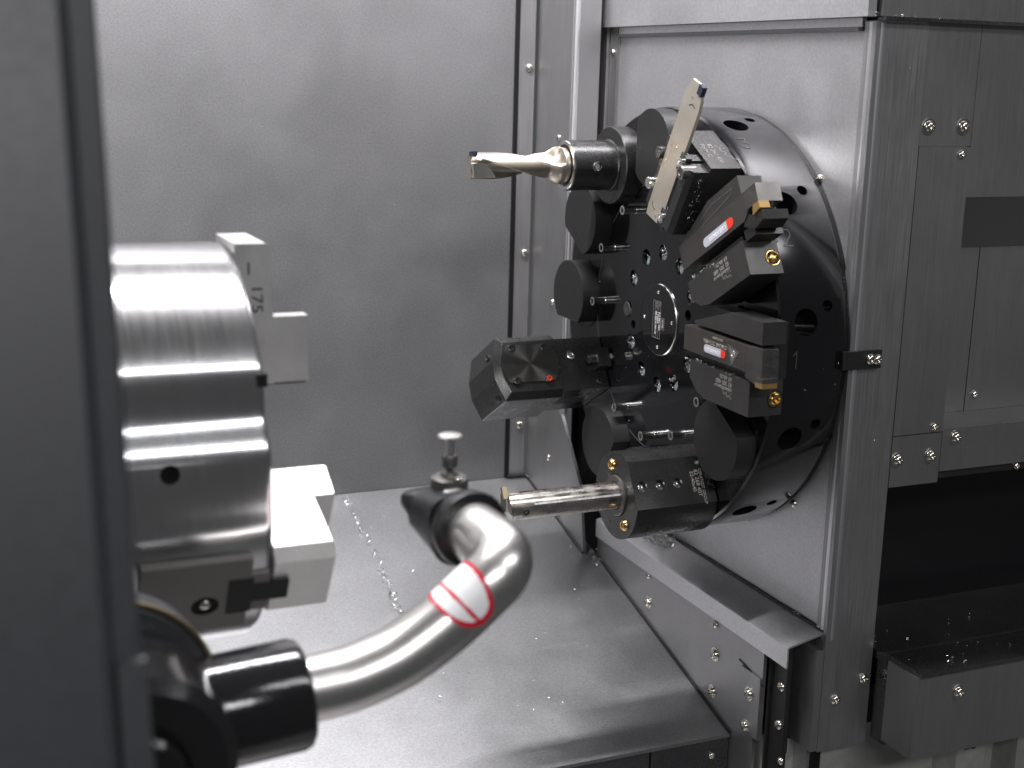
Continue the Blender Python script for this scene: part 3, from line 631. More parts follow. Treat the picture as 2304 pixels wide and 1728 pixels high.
for a_ in ((0.1450, 0.0215, 0.0480, 0.0100),):
    pass
# worn rubbing mark on the upper jaw
strokes('wear_mark', [[(0.1400+o, 0.0205), (0.1850+o, 0.0250), (0.1900+o, 0.0285), (0.1600+o, 0.0295), (0.1420+o, 0.0245)]], 0.0007, 'engrave_dim', H2, (0, 0, 0.0341), (1, 0, 0), (0, 1, 0))

# ---------------------------------------------------------------- parting holder and blade (station 60)
P3 = thing('parting_holder', 'black parting tool holder with clamp wedge on station three', 'tool holder', station(60), 'tool holders on the turret')
bm = BM(); lathe(bm, [(0, 0.0004), (0.0300, 0.0004), (0.0300, 0.0060), (0, 0.0060)], 48); obj('flange', bm, 'oxide_black', P3)
bevobj('base_block', lambda bm: prism(bm, [(0.1150+o, -0.0340), (0.1700+o, -0.0340), (0.1700+o, 0.0150), (0.1150+o, 0.0150)], 0.0040, 0.0300), 'oxide_black', P3, 0.0008, 2)
bevobj('clamp_wedge', lambda bm: prism(bm, [(-0.0340, 0.0302), (-0.0340, 0.0420), (-0.0310, 0.0455), (-0.0225, 0.0455), (-0.0225, 0.0302)], 0.1120+o, 0.1665+o, lambda u, v, w: (w, u, v)), 'oxide_black', P3, 0.0007, 2)
bevobj('clamp_bar', lambda bm: box(bm, 0.1100+o, 0.1680+o, -0.0215, -0.0135, 0.0302, 0.0395), 'oxide_black', P3, 0.0006, 2)
bevobj('clamp_lug', lambda bm: box(bm, 0.1560+o, 0.1700+o, -0.0218, -0.0128, 0.0396, 0.0440), 'oxide_black', P3, 0.0006, 2)
bevobj('clamp_lug', lambda bm: box(bm, 0.1080+o, 0.1220+o, -0.0218, -0.0128, 0.0396, 0.0440), 'oxide_black', P3, 0.0006, 2)
for r_, t_ in ((0.1630, -0.0172), (0.1150, -0.0172)): share(SOCKET, 'socket_screw', P3, Matrix.Translation((r_+o, t_, 0.0440)))
bm = BM(); lathe(bm, [(0.0050, 0), (0.0050, 0.0110), (0.0044, 0.0116), (0.0024, 0.0116), (0.0020, 0.0106), (0, 0.0106)], 28, Matrix.Translation((0.1625+o, -0.0275, 0.0385))); obj('draw_bolt', bm, 'tool_head', P3)
bevobj('rear_bar', lambda bm: box(bm, 0.1050+o, 0.1640+o, 0.0128, 0.0190, 0.0302, 0.0380), 'oxide_black', P3, 0.0006, 2)
for r_ in (0.1500, 0.1230): 
    bm = BM(); lathe(bm, [(0.0046, 0), (0.0046, 0.006), (0.0038, 0.0066), (0, 0.0066)], 20, Matrix.Translation((r_+o, 0.0165, 0.0370))); obj('clamp_bolt', bm, 'oxide_black' if r_ > .13 else 'chrome', P3)
text('lettering', '82 262 400', 0.0052, 'engrave_grey', P3, (0.17012+o, -0.0030, 0.0172), NY, (0, 0, -1))
text('lettering', 'Form C', 0.0052, 'engrave_grey', P3, (0.17012+o, -0.0030, 0.0230), NY, (0, 0, -1))
skyline((0.17012+o, -0.0040, 0.0125), NY, (0, 0, -1), P3, 'engrave_grey', 1.5)
PB = thing('parting_tool', 'long tan parting blade standing up across the turret edge', 'parting tool', station(60))
TI = R_(1.2)
bevobj('blade', lambda bm: prism(bm, [(0.1010+o, 0.0085), (0.1080+o, 0.0100), (0.2050+o, 0.0125), (0.2170+o, 0.0085), (0.2185+o, -0.0020), (0.2100+o, -0.0100), (0.2010+o, -0.0118), (0.1180+o, -0.0128), (0.1080+o, -0.0110), (0.1040+o, -0.0085), (0.1020+o, 0.0020)], 0.0385, 0.0410), 'blade_tan', PB, 0.0003, 1)
bevobj('insert', lambda bm: box(bm, 0.2120+o, 0.2195+o, -0.0085, -0.0030, 0.0383, 0.0420), 'insert_dark', PB, 0.0004, 1)
bm = BM(); ribbon(bm, arc(0.1965+o, -0.0030, 0.0055, -30, 60, 8), 0.0007); ribbon(bm, arc(0.1150+o, 0.0010, 0.0045, 100, 200, 8), 0.0007); bmesh.ops.transform(bm, matrix=Matrix.Translation((0, 0, 0.0410)), verts=bm.verts[:]); obj('slot_mark', bm, 'engrave_dark', PB)
for r_, t_ in ((0.2060, 0.0020), (0.1075, -0.0035)):
    bm = BM(); lathe(bm, [(0.0014, 0), (0.0014, 0.0003), (0.0008, 0.0003), (0, 0.0002)], 14, Matrix.Translation((r_+o, t_, 0.0410))); obj('locating_hole', bm, 'engrave_grey', PB)
for j, (s_, t_) in enumerate((('CERATIZIT XLCF', 0.0070), ('3202 G24 40', 0.0030), ('FX 3.1 E', -0.0010))):
    text('lettering', s_, 0.0034, 'nickel', PB, (0.1680+o, t_, 0.0411), NX, NY)

# ---------------------------------------------------------------- boring bar holder (station -60)
MB6 = station(-60, 0.140)
bh = thing('boring_holder', 'black round holder with flat side gripping the boring bar', 'tool holder', MB6, 'tool holders on the turret')
def fbh():
    bm = BM(); Rr, fl_ = 0.0340, 0.0285; a0 = math.degrees(math.asin(fl_/Rr)); pts = []
    for i in range(61):
        a = R_(180-a0 + (2*a0+180)*i/60); pts.append((Rr*math.cos(a), Rr*math.sin(a)))
    prism(bm, pts, 0.0010, 0.0705); bev(bm, 0.0009, 2)
    its = [(0.0168, 0.006, Matrix.Translation((0, 0, 0.0705)))]
    for a in (0.0620, 0.0468, 0.0316): its.append((0.0040, 0.006, frame((0.0010, fl_, a), (0, 0, 1), (1, 0, 0))))
    its.append((0.0030, 0.004, frame((-0.0140, fl_, 0.0110), (0, 0, 1), (1, 0, 0))))
    return carve(bm, its)
obj('holder_body', fbh(), 'oxide_black', bh, 28)
bm = BM(); lathe(bm, [(0.0106, 0.0640), (0.0160, 0.0640), (0.0160, 0.0715), (0.0152, 0.0722), (0.0112, 0.0722), (0.0106, 0.0716)], 56, closed=True); obj('reducing_sleeve', bm, 'jaw_base', bh)
for a in (0.0620, 0.0468, 0.0316):
    bm = BM(); lathe(bm, [(0.0037, -0.0042), (0.0037, -0.0030), (0.0020, -0.0026), (0.0017, -0.0040), (0, -0.0040)], 18, frame((0.0010, 0.0285, a), (0, 0, 1), (1, 0, 0))); obj('clamp_screw', bm, 'chrome', bh)
bm = BM(); lathe(bm, [(0.0028, -0.0020), (0.0018, -0.0012), (0, -0.0010)], 18, frame((-0.0140, 0.0285, 0.0110), (0, 0, 1), (1, 0, 0))); obj('coolant_drop', bm, 'coolant', bh)
for r_, t_ in ((-0.0235, 0.004), (0.0245, 0.004)):
    bm = BM(); lathe(bm, [(0.0046, -0.0004), (0.0046, 0.0003), (0.0042, 0.0014), (0.0032, 0.0026), (0.0018, 0.0028), (0.0016, 0.001), (0, 0.001)], 24, Matrix.Translation((r_, t_, 0.0705))); obj('coolant_nozzle', bm, 'brass', bh)
yt = 0.02862
text('lettering', 'CERATIZIT GROUP', 0.0033, 'engrave_grey', bh, (-0.0085, yt, 0.0108), (1, 0, 0), (0, 0, -1))
text('lettering', '82 268 407', 0.0046, 'engrave_grey', bh, (-0.0080, yt, 0.0145), (1, 0, 0), (0, 0, -1))
text('lettering', 'E2-40x40', 0.0042, 'engrave_grey', bh, (-0.0068, yt, 0.0185), (1, 0, 0), (0, 0, -1))
skyline((-0.0085, yt, 0.0080), (1, 0, 0), (0, 0, -1), bh, 'engrave_grey', 1.35)
bb_ = thing('boring_bar', 'bright round boring bar with a long ground flat pointing left', 'boring bar', MB6)
def fbar():
    bm = BM(); Rr = 0.0105; nf = 56; rings = []
    zs = [0.055, 0.1440, 0.1455, 0.1500, 0.1545, 0.1590]
    for z in zs:
        ring = []
        for j in range(nf):
            a = 2*math.pi*j/nf; x, y = Rr*math.cos(a), Rr*math.sin(a)
            zz = z
            if z > 0.1580: zz = z + 0.004*(y/Rr)
            ring.append(bm.verts.new((x, y, zz)))
        rings.append(ring)
    for a_, b_ in zip(rings[:-1], rings[1:]):
        for j in range(nf): bm.faces.new((a_[j], a_[(j+1) % nf], b_[(j+1) % nf], b_[j]))
    bm.faces.new(rings[0]); bm.faces.new(rings[-1]); return bm
obj('bar', fbar(), 'bar_steel', bb_, 30)
fn = Vector((-0.15, 0.985, 0)).normalized(); fx = Vector((fn.y, -fn.x, 0))
bm = BM(); box(bm, 0.0660, 0.1440, -0.0042, 0.0042, -0.003, 0.00035); bmesh.ops.transform(bm, matrix=frame(fn*0.0098, (0, 0, 1), fx), verts=bm.verts[:]); obj('ground_flat', bm, 'bar_flat', bb_)
bm = BM(); lathe(bm, [(0.0024, 0), (0.0024, 0.0006), (0.0014, 0.0006), (0.0012, 0), (0, 0)], 18, zframe(Vector((0.0068, 0.0078, 0.1505)), (0.65, 0.75, 0.1))); obj('coolant_bore', bm, 'oxide_black', bb_)
bevobj('head_flat', lambda bm: prism(bm, [(-0.0100, 0.1535), (-0.0112, 0.1632), (0.0040, 0.1655), (0.0104, 0.1590), (0.0100, 0.1535)], -0.0050, 0.0062, lambda u, v, w: (u, w, v)), 'tool_head', bb_, 0.0006, 2)
bevobj('insert', lambda bm: box(bm, -0.0142, -0.0050, 0.0038, 0.0068, 0.1622, 0.1660), 'brass_dull', bb_, 0.0004, 1)

# ---------------------------------------------------------------- driven angle head (station -150)
lt = thing('driven_head', 'large black driven angle head with round cover plate pointing left', 'driven tool', station(-150, 0.0))
prof = [(-0.0285, 0.0455), (-0.0285, 0.0990), (-0.0075, 0.1055), (0.0090, 0.1055), (0.0285, 0.0990), (0.0285, 0.0455)]
bm = BM(); prism(bm, prof, 0.1060, 0.1720, lambda u, v, w: (w, u, v))
es = [e for e in bm.edges if all(abs(v.co.x-0.1060) < 1e-6 for v in e.verts) and not all(abs(v.co.z-0.0455) < 1e-6 for v in e.verts)]
bmesh.ops.bevel(bm, geom=es, offset=0.0058, offset_type='OFFSET', segments=1, affect='EDGES')
bm = carve(bm, [(0.0046, 0.003, frame((0.1060, -0.0172, 0.0880), (0, 0, -1), (0, 1, 0)))]) if False else bm
bev(bm, 0.0004, 1); obj('head_body', bm, 'oxide_black', lt, 14)
bevobj('base_body', lambda bm: prism(bm, [(-0.0232, 0.0010), (-0.0232, 0.0454), (0.0240, 0.0454), (0.0240, 0.0010)], 0.1072, 0.1700, lambda u, v, w: (w, u, v)), 'oxide_black', lt, 0.0006, 2)
bm = BM(); lathe(bm, [(0, 0.1700), (0.020, 0.1700), (0.020, 0.1790), (0.015, 0.1830), (0, 0.1830)], 40, frame((0, 0.0005, 0.075), (0, 1, 0), (0, 0, 1))) 
obj('spindle_nose', bm, 'oxide_black', lt)
# cover plate with two flats, turned finish
def fcv(bm):
    Rr, fl_ = 0.0266, 0.0166; pts = []
    for i in range(60):
        a = 2*math.pi*i/60; pts.append((max(-fl_, min(fl_, Rr*math.sin(a)))-0.0020, 0.0732+Rr*math.cos(a)))
    q = []
    for p_ in pts:
        if not q or (abs(p_[0]-q[-1][0])+abs(p_[1]-q[-1][1])) > 1e-5: q.append(p_)
    prism(bm, q, 0.1046, 0.1061, lambda u, v, w: (w, u, v))
cov = bevobj('cover_plate', fcv, 'cover_turned', lt, 0.0003, 1) if 'cover_turned' in MATS else bevobj('cover_plate', fcv, 'holder_grey', lt, 0.0003, 1)
def sock(me, t_, a_, r_=0.1046, parent=lt): return share(me, 'socket_screw', parent, frame((r_, t_, a_), (0, 0, 1), (0, 1, 0)))
for t_, a_, me in ((-0.0172+.001, 0.0882, SOCKET_D), (-0.0166+.001, 0.0578, SOCKET_D), (0.0132, 0.0882, SOCKET_D), (0.0134, 0.0586, SOCKET_D)): sock(me, t_, a_, 0.1046, cov)
sock(SOCKET_R, 0.0134, 0.0586, 0.1034, cov)
sock(SOCKET, -0.0074, 0.0324, 0.1070); sock(SOCKET_D, 0.0170, 0.0090, 0.1070)
for t_, a_ in ((-0.0140, 0.1036), (0.0220, 0.1012)):
    share(SOCKET_D, 'socket_screw', lt, zframe((0.122, t_, a_), (0, (0.28 if t_ > 0 else -.28), 1)))
bm = BM(); lathe(bm, [(0.0086, 0), (0.0086, 0.0003), (0.0082, 0.0003), (0.0082, 0)], 40, frame((0.1071, 0.0016, 0.0185), (0, 0, 1), (0, 1, 0)), True); obj('bore_edge', bm, 'rubber', lt)
bevobj('nozzle_block', lambda bm: box(bm, 0.0930, 0.1070, -0.0085, 0.0085, 0.0020, 0.0135), 'oxide_black', lt, 0.0008, 2)
share(pin, 'coolant_pin', lt, Matrix.Translation((0.0971, 0, 0.0135-0.006)))
bbox('name_field', 'cap_black', lt, 0.130, 0.150, 0.02402, 0.0243, 0.012, 0.038, 0.0001, 1)

# ================================================================ chuck
XC, YC, ZC, RC = -0.408, -0.270, 0.005, 0.101
MC = frame((XC, YC, ZC), (0, -1, 0), (0, 0, -1))       # local X towards the door, local Z = +X along the spindle
# check: x × y = (0,-1,0)×(0,0,-1) = (+1,0,0)
ck = thing('chuck', 'polished steel three jaw lathe chuck behind the door frame', 'chuck', MC)
bm = BM(); nf = 240
def chuck_r(j):
    el = -360.0*j/nf
    while el < -180: el += 360
    d = (el-21.0)/12.5; r = RC
    if abs(d) < 1: r -= 0.0062*(0.5+0.5*math.cos(math.pi*d))
    k = min(1, max(0, (-5.5-el)/4)) if el > -150 else 0
    return r + 0.0012*k
def chuck_ring(scale, z, flat=None):
    return [bm.verts.new(((flat or chuck_r(j)+scale)*math.cos(2*math.pi*j/nf), (flat or chuck_r(j)+scale)*math.sin(2*math.pi*j/nf), z)) for j in range(nf)]
rg = [chuck_ring(0, -0.16), chuck_ring(0, -0.0040), chuck_ring(-0.0012, -0.0012), chuck_ring(-0.0040, 0.0), chuck_ring(0, 0.0, 0.030), chuck_ring(0, -0.05, 0.030)]
for p_, q_ in zip(rg[:-1], rg[1:]):
    for j in range(nf): bm.faces.new((p_[j], p_[(j+1) % nf], q_[(j+1) % nf], q_[j]))
bm.faces.new(rg[0]); bm.faces.new(rg[-1])
hole_dir = Vector((math.cos(R_(-7)), math.sin(R_(-7)), 0))
bm = carve(bm, [(0.0044, 0.02, zframe(hole_dir*RC+Vector((0, 0, -0.0461)), hole_dir))]); obj('chuck_body', bm, 'chuck_steel', ck, 30)
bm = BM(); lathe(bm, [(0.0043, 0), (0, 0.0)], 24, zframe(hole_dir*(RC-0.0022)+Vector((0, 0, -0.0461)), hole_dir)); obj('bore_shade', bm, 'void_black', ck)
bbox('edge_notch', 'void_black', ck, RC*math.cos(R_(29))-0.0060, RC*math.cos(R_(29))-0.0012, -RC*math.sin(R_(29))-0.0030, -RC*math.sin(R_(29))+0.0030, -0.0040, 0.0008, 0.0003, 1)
def jaw_frame(phi):
    a = R_(-phi); return Vector((math.cos(a), math.sin(a), 0)), Vector((-math.sin(a), math.cos(a), 0))
for phi, lab in ((90, 1), (-30, 2)):
    er, et = jaw_frame(phi); J = frame((0, 0, 0), er, et)
    bm = BM()
    if lab == 1:
        prism(bm, [(0.032, 0.0004), (0.103, 0.0004), (0.103, 0.0160), (0.0985, 0.0190), (0.032, 0.0195)], -0.0225, 0.0225, lambda u, v, w: (u, w, v))
        bev(bm, 0.0010, 2); b2 = BM(); prism(b2, [(0.0325, 0.0180), (0.0662, 0.0180), (0.0662, 0.0370), (0.0325, 0.0370)], -0.0224, -0.0130, lambda u, v, w: (u, -w if (J.to_3x3() @ Vector((0, 1, 0))).x > 0 else w, v)); bev(b2, 0.0008, 2)
        me_ = bpy.data.meshes.new('t'); b2.to_mesh(me_); b2.free(); bm.from_mesh(me_); bpy.data.meshes.remove(me_)
    else:
        prism(bm, [(0.047, 0.0004), (0.1015, 0.0004), (0.1015, 0.0300), (0.0669, 0.0270), (0.0669, 0.0375), (0.047, 0.0375)], -0.0225, 0.0225, lambda u, v, w: (u, w, v))
        es = [e for e in bm.edges if all(abs(v.co.x-0.1015) < 1e-5 for v in e.verts) and abs(e.verts[0].co.y-e.verts[1].co.y) < 1e-6]
        bmesh.ops.bevel(bm, geom=es, offset=0.0055, offset_type='OFFSET', segments=1, affect='EDGES'); bev(bm, 0.0006, 1, 50)
    bmesh.ops.transform(bm, matrix=J, verts=bm.verts[:]); jw = obj('jaw', bm, 'jaw_steel', ck)
    bm = BM()
    for i in range(6): box(bm, 0.0310+(0 if lab != 2 else .015), 0.0325+(0 if lab != 2 else .015), -0.0215+i*0.0075, -0.0175+i*0.0075, 0.004, 0.036)
    bmesh.ops.transform(bm, matrix=J, verts=bm.verts[:]); obj('jaw_serration', bm, 'jaw_base', jw)
    if lab == 2:
        bm = BM(); prism(bm, [(-0.0240, -0.0600), (0.0240, -0.0600), (0.0240, -0.0100), (0.0130, -0.0100), (0.0130, -0.0010), (-0.0130, -0.0010), (-0.0130, -0.0100), (-0.0240, -0.0100)], 0.080, 0.1030, lambda u, v, w: (w, u, v))
        bev(bm, 0.0006, 1); its = [(0.0065, 0.014, frame((0.1030, 0.006, -0.0300), tuple((0, 1, 0)), (0, 0, 1)))]
        bm = carve(bm, its); bmesh.ops.transform(bm, matrix=J, verts=bm.verts[:]); mj = obj('master_jaw', bm, 'jaw_base', ck)
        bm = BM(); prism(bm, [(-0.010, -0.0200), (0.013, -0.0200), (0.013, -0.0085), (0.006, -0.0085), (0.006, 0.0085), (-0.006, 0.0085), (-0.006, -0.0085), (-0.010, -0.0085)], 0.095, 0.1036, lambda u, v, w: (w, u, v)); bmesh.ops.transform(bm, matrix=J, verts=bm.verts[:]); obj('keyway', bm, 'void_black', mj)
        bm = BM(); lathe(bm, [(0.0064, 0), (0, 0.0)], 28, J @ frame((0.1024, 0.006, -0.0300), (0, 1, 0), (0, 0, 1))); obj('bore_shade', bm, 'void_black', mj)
        bm = BM(); lathe(bm, [(0.0028, 0), (0.0024, 0.0012), (0.0012, 0.0020), (0, 0.0022)], 16, J @ frame((0.1025, 0.005, -0.0300), (0, 1, 0), (0, 0, 1))); obj('stop_pin', bm, 'chrome', mj)
    if lab == 1:
        # side towards the door is local -et for the top jaw: door side = +X local of chuck frame
        pos_ = lambda r_, z_: J @ Vector((r_, 0, z_))
        dd = Vector((1, 0, 0))*0.02262
        text('lettering', '1', 0.0090, 'engrave_dark', jw, pos_(0.0905, 0.0050)+dd, (0, 0, 1), -Vector((0, 1, 0)))
        text('lettering', '175', 0.0080, 'engrave_dark', jw, pos_(0.0830, 0.0110)+dd, (0, 1, 0), (0, 0, 1), stretch=1.25)
bm = BM(); lathe(bm, [(RC+0.0002, -0.158), (RC+0.00025, -0.004)], 8)
bm.free()

# ================================================================ tool setting arm
arm_mount = thing('arm_mount', 'round black arm pivot with brass edged disc at the lower left', 'pivot')
def ydisc(name, x, z, r, y0, y1, mat, parent, bv=0.002):
    bm = BM(); lathe(bm, [(0, 0), (r-bv, 0), (r, bv), (r, (y1-y0)-bv), (r-bv, y1-y0), (0, y1-y0)], 72, frame((x, y1, z), (1, 0, 0), (0, 0, 1))); return obj(name, bm, mat, parent)
ydisc('rear_disc', -0.4915, -0.0630, 0.0455, -0.425, -0.405, 'door_paint', arm_mount)
bm = BM(); lathe(bm, [(0.0455, 0), (0.0470, 0), (0.0470, 0.003), (0.0455, 0.003)], 90, frame((-0.4915, -0.4225, -0.0630), (1, 0, 0), (0, 0, 1)), True); obj('brass_edge', bm, 'brass_dull', arm_mount)
ydisc('front_disc', -0.4845, -0.0665, 0.0370, -0.476, -0.427, 'black_gloss', arm_mount, 0.005)
ydisc('front_boss', -0.4845, -0.0665, 0.0180, -0.482, -0.4765, 'black_gloss', arm_mount, 0.004)
ar = thing('setting_arm', 'bent brushed steel tool setting arm with black sleeve and probe housing', 'arm')
YA = -0.431
ctrl = [(-0.4600, YA, -0.0690), (-0.4288, YA, -0.0655), (-0.4040, YA, -0.0640), (-0.3882, YA, -0.0620), (-0.3681, YA, -0.0555), (-0.3477, YA, -0.0435), (-0.3330, YA, -0.0318), (-0.3230, YA+0.0005, -0.0232), (-0.3183, YA+0.008, -0.0185), (-0.3190, YA+0.022, -0.0165), (-0.3215, YA+0.060, -0.0160)]
def spline(pts, n):
    P = [Vector(p) for p in pts]; P = [P[0]*2-P[1]]+P+[P[-1]*2-P[-2]]; out = []
    for i in range(1, len(P)-2):
        for k in range(n):
            t = k/n; a, b, c, d = P[i-1], P[i], P[i+1], P[i+2]
            out.append(0.5*((2*b)+(c-a)*t+(2*a-5*b+4*c-d)*t*t+(3*b-a-3*c+d)*t**3))
    out.append(P[-2]); return out
path = spline(ctrl, 8); RA = 0.0142
bm = BM(); tube(bm, path, RA, 48); obj('tube', bm, 'arm_steel', ar, 60)
bm = BM(); lathe(bm, [(0.0, -0.012), (0.0230, -0.012), (0.0238, -0.010), (0.0238, 0.0420), (0.0228, 0.0450), (0.0208, 0.0465), (0, 0.0465)], 64, zframe((-0.4570, YA, -0.0690), (1, 0, 0.075))); obj('sleeve', bm, 'black_gloss', ar)
# probe housing at the far end
hd = Vector((-0.06, 1.0, 0.02)).normalized(); H0 = Vector((-0.3208, YA+0.043, -0.0162))
MH = frame(H0, (-1, -0.06, 0), (0, 0.13, 1))     # local Z = hd
Zl = MH.to_3x3() @ Vector((0, 0, 1))
bm = BM(); lathe(bm, [(0.0130, -0.008), (0.0176, -0.008), (0.0184, -0.006), (0.0184, 0.001), (0.0178, 0.002), (0.0, 0.002)], 56, MH); obj('collar', bm, 'black_plastic', ar)
bm = BM(); rings = []
for i in range(15):
    k = i/14; z = 0.002+0.0375*k; ring = []
    wd = 0.0182*(1-0.06*k); top = 0.0160*(1-0.10*k); bot = -0.0182+0.0200*k**1.3
    for j in range(40):
        a = 2*math.pi*j/40; c, s = math.cos(a), math.sin(a)
        x = wd*math.copysign(abs(c)**0.7, c); mid_ = (top+bot)/2 if bot > -0.004 else 0.0; y = mid_+((top-mid_) if s > 0 else (mid_-bot))*math.copysign(abs(s)**(0.5 if s > 0 else .85), s)
        ring.append(bm.verts.new((x, y, z)))
    rings.append(ring)
for a_, b_ in zip(rings[:-1], rings[1:]):
    for j in range(40): bm.faces.new((a_[j], a_[(j+1) % 40], b_[(j+1) % 40], b_[j]))
bm.faces.new(rings[0]); bm.faces.new(rings[-1]); bev(bm, 0.0012, 2, 50)
bmesh.ops.transform(bm, matrix=MH, verts=bm.verts[:]); obj('probe_housing', bm, 'black_plastic', ar, 45)
SB = Vector((-0.3180, YA+0.074, -0.0008))
bm = BM(); lathe(bm, [(0.0092, -0.007), (0.0092, 0.0002), (0.0080, 0.0010), (0.0046, 0.0012), (0.0040, 0.0030), (0.0024, 0.0040), (0, 0.0040)], 40, Matrix.Translation(SB)); obj('stylus_seat', bm, 'jaw_base', ar)
for k in (2,):
    a = R_(40+120*k); d = Vector((math.cos(a), math.sin(a), 0)); share(SOCKET, 'socket_screw', ar, Matrix.Translation(SB+d*0.0072+Vector((0, 0, 0.0012))) @ Matrix.Diagonal((.55, .55, .8, 1)))
st = thing('stylus', 'slim steel probe stylus with flat round tip standing on the arm end', 'stylus', Matrix.Translation(SB))
bm = BM(); lathe(bm, [(0.0019, 0.0036), (0.0019, 0.0056), (0.0036, 0.0058), (0.0038, 0.0064), (0.0038, 0.0106), (0.0034, 0.0114), (0, 0.0114)], 28); obj('stem_nut', bm, 'jaw_base', st)
bm = BM(); lathe(bm, [(0.0021, 0.0112), (0.0021, 0.0192), (0, 0.0192)], 24); obj('stem', bm, 'arm_steel', st)
bm = BM(); lathe(bm, [(0.0022, 0.0188), (0.0028, 0.0200), (0.0058, 0.0209), (0.0062, 0.0213), (0.0056, 0.0219), (0.0034, 0.0224), (0, 0.0225)], 32); obj('tip_disc', bm, 'arm_steel', st)
# warning sticker wrapped round the tube: white field, red circle and slash
S0 = 43
acc = [0.0]
for a_, b_ in zip(path[:-1], path[1:]): acc.append(acc[-1]+(b_-a_).length)
def on_tube(s, ang, r):
    i = max(0, min(len(path)-2, next((k for k in range(len(path)-1) if acc[k+1] >= s), len(path)-2))); k = (s-acc[i])/(acc[i+1]-acc[i])
    p = path[i].lerp(path[i+1], k); T = (path[min(i+2, len(path)-1)]-path[max(i-1, 0)]).normalized()
    f_ = Vector((0, -1, 0)); f_ = (f_-T*f_.dot(T)).normalized(); u_ = f_.cross(T)
    if u_.z < 0: u_ = -u_
    return p + r*(math.cos(ang)*f_+math.sin(ang)*u_)
sc = acc[0]; SC = 0.1310; AC = R_(70); RHO = 0.0128; RHW = 0.0225
bmw, bmr = BM(), BM(); ns, na = 64, 64
def add_patch(bm, s, w, cs, ca, r):
    q = [bm.verts.new(on_tube(SC+s*cs, AC+w*cs/RA, r)) for s, w in ()]
grid = {}
for i in range(ns):
    for j in range(na):
        s = (i+.5)/ns*2-1; w = (j+.5)/na*2-1; rho = math.hypot(s, w)
        if rho > 1: continue
        red = rho > 0.86 or abs(s+0.24+w*0.06) < 0.07
        bm_ = bmr if red else bmw
        c4 = []
        for di, dj in ((0, 0), (1, 0), (1, 1), (0, 1)):
            s_, w_ = (i+di)/ns*2-1, (j+dj)/na*2-1
            c4.append(bm_.verts.new(on_tube(SC+s_*RHO, AC+w_*RHW/RA, RA+0.00022)))
        bm_.faces.new(c4)
for b_ in (bmw, bmr): bmesh.ops.remove_doubles(b_, verts=b_.verts[:], dist=1e-6)
stk = obj('sticker', bmw, 'sticker_white', ar, 80); obj('sticker_ring', bmr, 'sticker_red', stk, 80)

# ================================================================ door frame in the foreground
df = thing('door_frame', 'blurred dark grey painted door frame filling the left edge', 'door frame')
def fdf(bm):
    pts = [(-0.80, -0.5560), (-0.5100, -0.5560), (-0.5078, -0.5545), (-0.5072, -0.5510), (-0.5060, -0.5490), (-0.5000, -0.5480), (-0.4986, -0.5460), (-0.4986, -0.5000), (-0.80, -0.5000)]
    for v in prism(bm, pts, -0.40, 0.50): v.co.y += 0.253*(v.co.z-0.2098)
bevobj('frame_post', fdf, 'door_paint', df, 0.0006, 2)
def flp(bm):
    for v in box(bm, -0.5060, -0.4980, -0.5515, -0.5484, -0.40, 0.0330): v.co.y += 0.253*(v.co.z-0.2098)
bevobj('lower_plate', flp, 'door_paint', df, 0.0004, 1)

# ================================================================ swarf lying about
def pos_guard():
    return Vector((0.0490+random.gauss(0, 0.0042), 0.0720+random.gauss(0, 0.012), -0.2165+abs(random.gauss(0, 0.0020)) - 0.24*(0.0610-0.049)*0.3))
swarf('chip_pile', 560, pos_guard, 0.0018, 0.0050, 'heap of bright metal chips on the ledge under the turret')
swarf('chip_pile', 150, lambda: Vector((0.0400+random.gauss(0, 0.0030), 0.150+random.gauss(0, 0.0050), -0.2180+abs(random.gauss(0, 0.004)))), 0.0010, 0.0030, 'small clump of chips at the far end of the ledge below the boring bar')
def pos_line():
    k = random.random(); y = 0.294-0.190*k; x = -0.1795-0.0065*max(0, k-.35)**1.2+random.gauss(0, 0.0022 if k < .5 else 0.0010)
    return Vector((x, y, floor_z(y)+0.0010+abs(random.gauss(0, .0005))))
swarf('chip_trail', 170, pos_line, 0.0020, 0.0052, 'thin trail of curled chips running down the floor beside the jaw', curl=0.7)
def pos_floor():
    y = random.uniform(-0.085, 0.29); return Vector((random.uniform(-0.19, 0.026), y, floor_z(y)+0.0006))
swarf('chip_scatter', 240, pos_floor, 0.0008, 0.0028, 'loose single chips scattered over the sloping floor')
def pos_crn():
    k = random.random(); return Vector((0.026+random.gauss(0, 0.004), 0.146+random.gauss(0, 0.008), 0)) 
def pos_c2():
    p = pos_crn(); p.z = floor_z(p.y)+0.001+abs(random.gauss(0, .003)); return p
swarf('chip_pile', 60, pos_c2, 0.0012, 0.0034, 'chips gathered in the floor corner below the boring bar tip')
def pos_grooves(M, r0, r1, t0, z0):
    return lambda: M @ Vector((random.uniform(r0, r1)-0.138, t0+random.gauss(0, 0.0007), z0+random.gauss(0, 0.0008)))
swarf('chip_filling', 46, lambda: Vector((random.uniform(0.110, 0.180)-0.138, -0.0086+random.gauss(0, 0.0007), 0.0335+random.gauss(0, .0008))), 0.0009, 0.0028, parent=H1)
swarf('chip_filling', 36, lambda: Vector((random.uniform(0.108, 0.150)-0.138, -0.0084+random.gauss(0, 0.0009), 0.0335+random.gauss(0, .0008))), 0.0009, 0.0030, parent=H2)
swarf('chip_filling', 40, lambda: Vector((0.118-0.138+random.gauss(0, .006), -0.0195+random.gauss(0, 0.0025), 0.0432+random.gauss(0, .0010))), 0.0008, 0.0024, parent=P3)
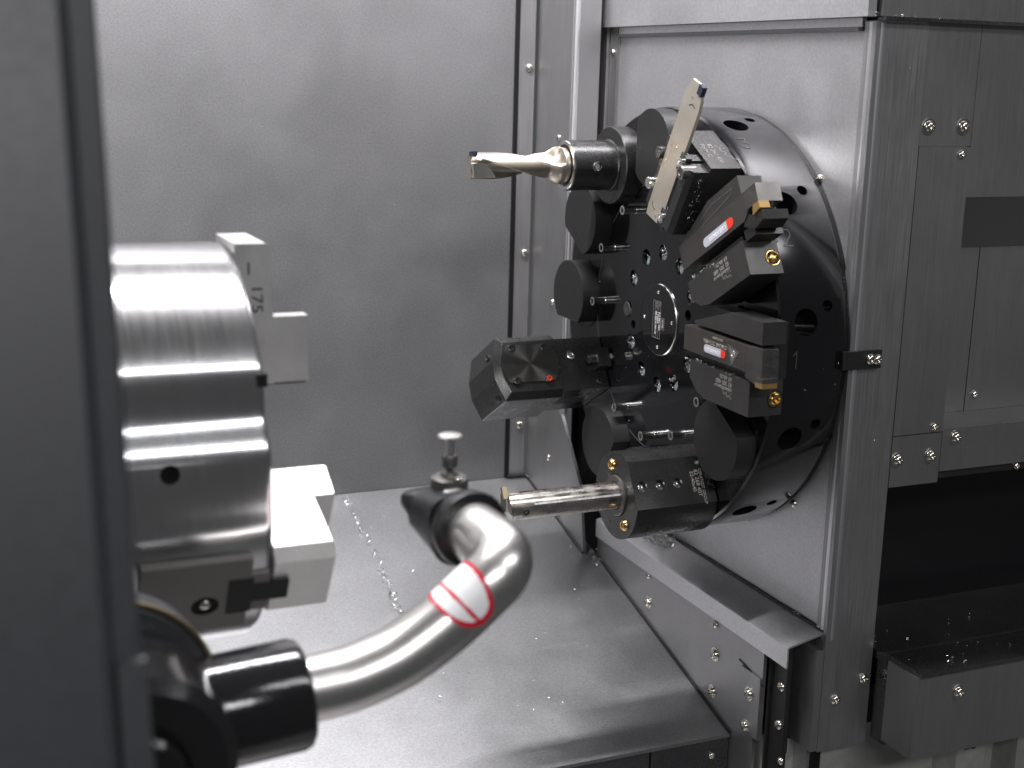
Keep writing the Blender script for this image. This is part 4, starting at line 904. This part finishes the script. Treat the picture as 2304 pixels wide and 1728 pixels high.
swarf('chip_filling', 40, lambda: Vector((random.uniform(0.120, 0.160)-0.138, -0.0342+random.gauss(0, 0.0004), 0.034+random.gauss(0, .0020))), 0.0008, 0.0026, parent=P3)

# fine splashes and chips clinging to the metal
def pos_face():
    a = random.uniform(0, 6.28); r = 0.165*math.sqrt(random.random()); return Vector((-0.0004, r*math.cos(a), r*math.sin(a)))
swarf('chip_specks', 170, pos_face, 0.0004, 0.0013, parent=tu, curl=0.1)
def pos_rim():
    a = random.uniform(-1.9, 1.9); x = random.uniform(0.002, 0.056); return Vector((x, -0.1704*math.cos(a), 0.1704*math.sin(a)))
swarf('chip_specks', 60, pos_rim, 0.0004, 0.0013, parent=tu, curl=0.1)
def pos_edge():
    a = random.gauss(-0.6, 0.7); return Vector((0.0565+random.uniform(-.0004, .0016), -0.1698*math.cos(a), 0.1698*math.sin(a)))
swarf('chip_specks', 160, pos_edge, 0.0006, 0.0020, parent=tu, curl=0.2, mat='jaw_base')
swarf('chip_specks', 60, lambda: Vector((0.0616, random.uniform(-0.155, 0.2), random.uniform(-0.21, 0.22))), 0.0005, 0.0014, parent=sw, curl=0.1)
swarf('chip_specks', 60, lambda: Vector((random.uniform(0.065, 0.25), YR-0.0009, random.uniform(-0.10, 0.23))), 0.0005, 0.0012, parent=rw, curl=0.1)
swarf('chip_specks', 70, lambda: Vector((random.uniform(-0.35, -0.01), 0.2996, random.uniform(-0.21, 0.26))), 0.0005, 0.0014, parent=bw, curl=0.1)
swarf('chip_specks', 50, lambda: Vector((random.uniform(0.056, 0.15), random.uniform(YR-0.0045, YR-0.001), 0.2372)), 0.0010, 0.0030, parent=rw, curl=0.2)
swarf('chip_specks', 60, lambda: Vector((0.0600+random.gauss(0, .0008), random.uniform(-0.165, 0.14), -0.2122)), 0.0008, 0.0026, parent=gr, curl=0.3)
swarf('chip_specks', 30, lambda: Vector((random.uniform(0.11, 0.26), random.uniform(-0.222, -0.187), -0.2310)), 0.0010, 0.0028, parent=cb, curl=0.3)
swarf('chip_specks', 16, lambda: Vector((random.uniform(0.11, 0.30), random.uniform(-0.18, -0.12), -0.2328)), 0.0010, 0.0026, parent=tr, curl=0.3)
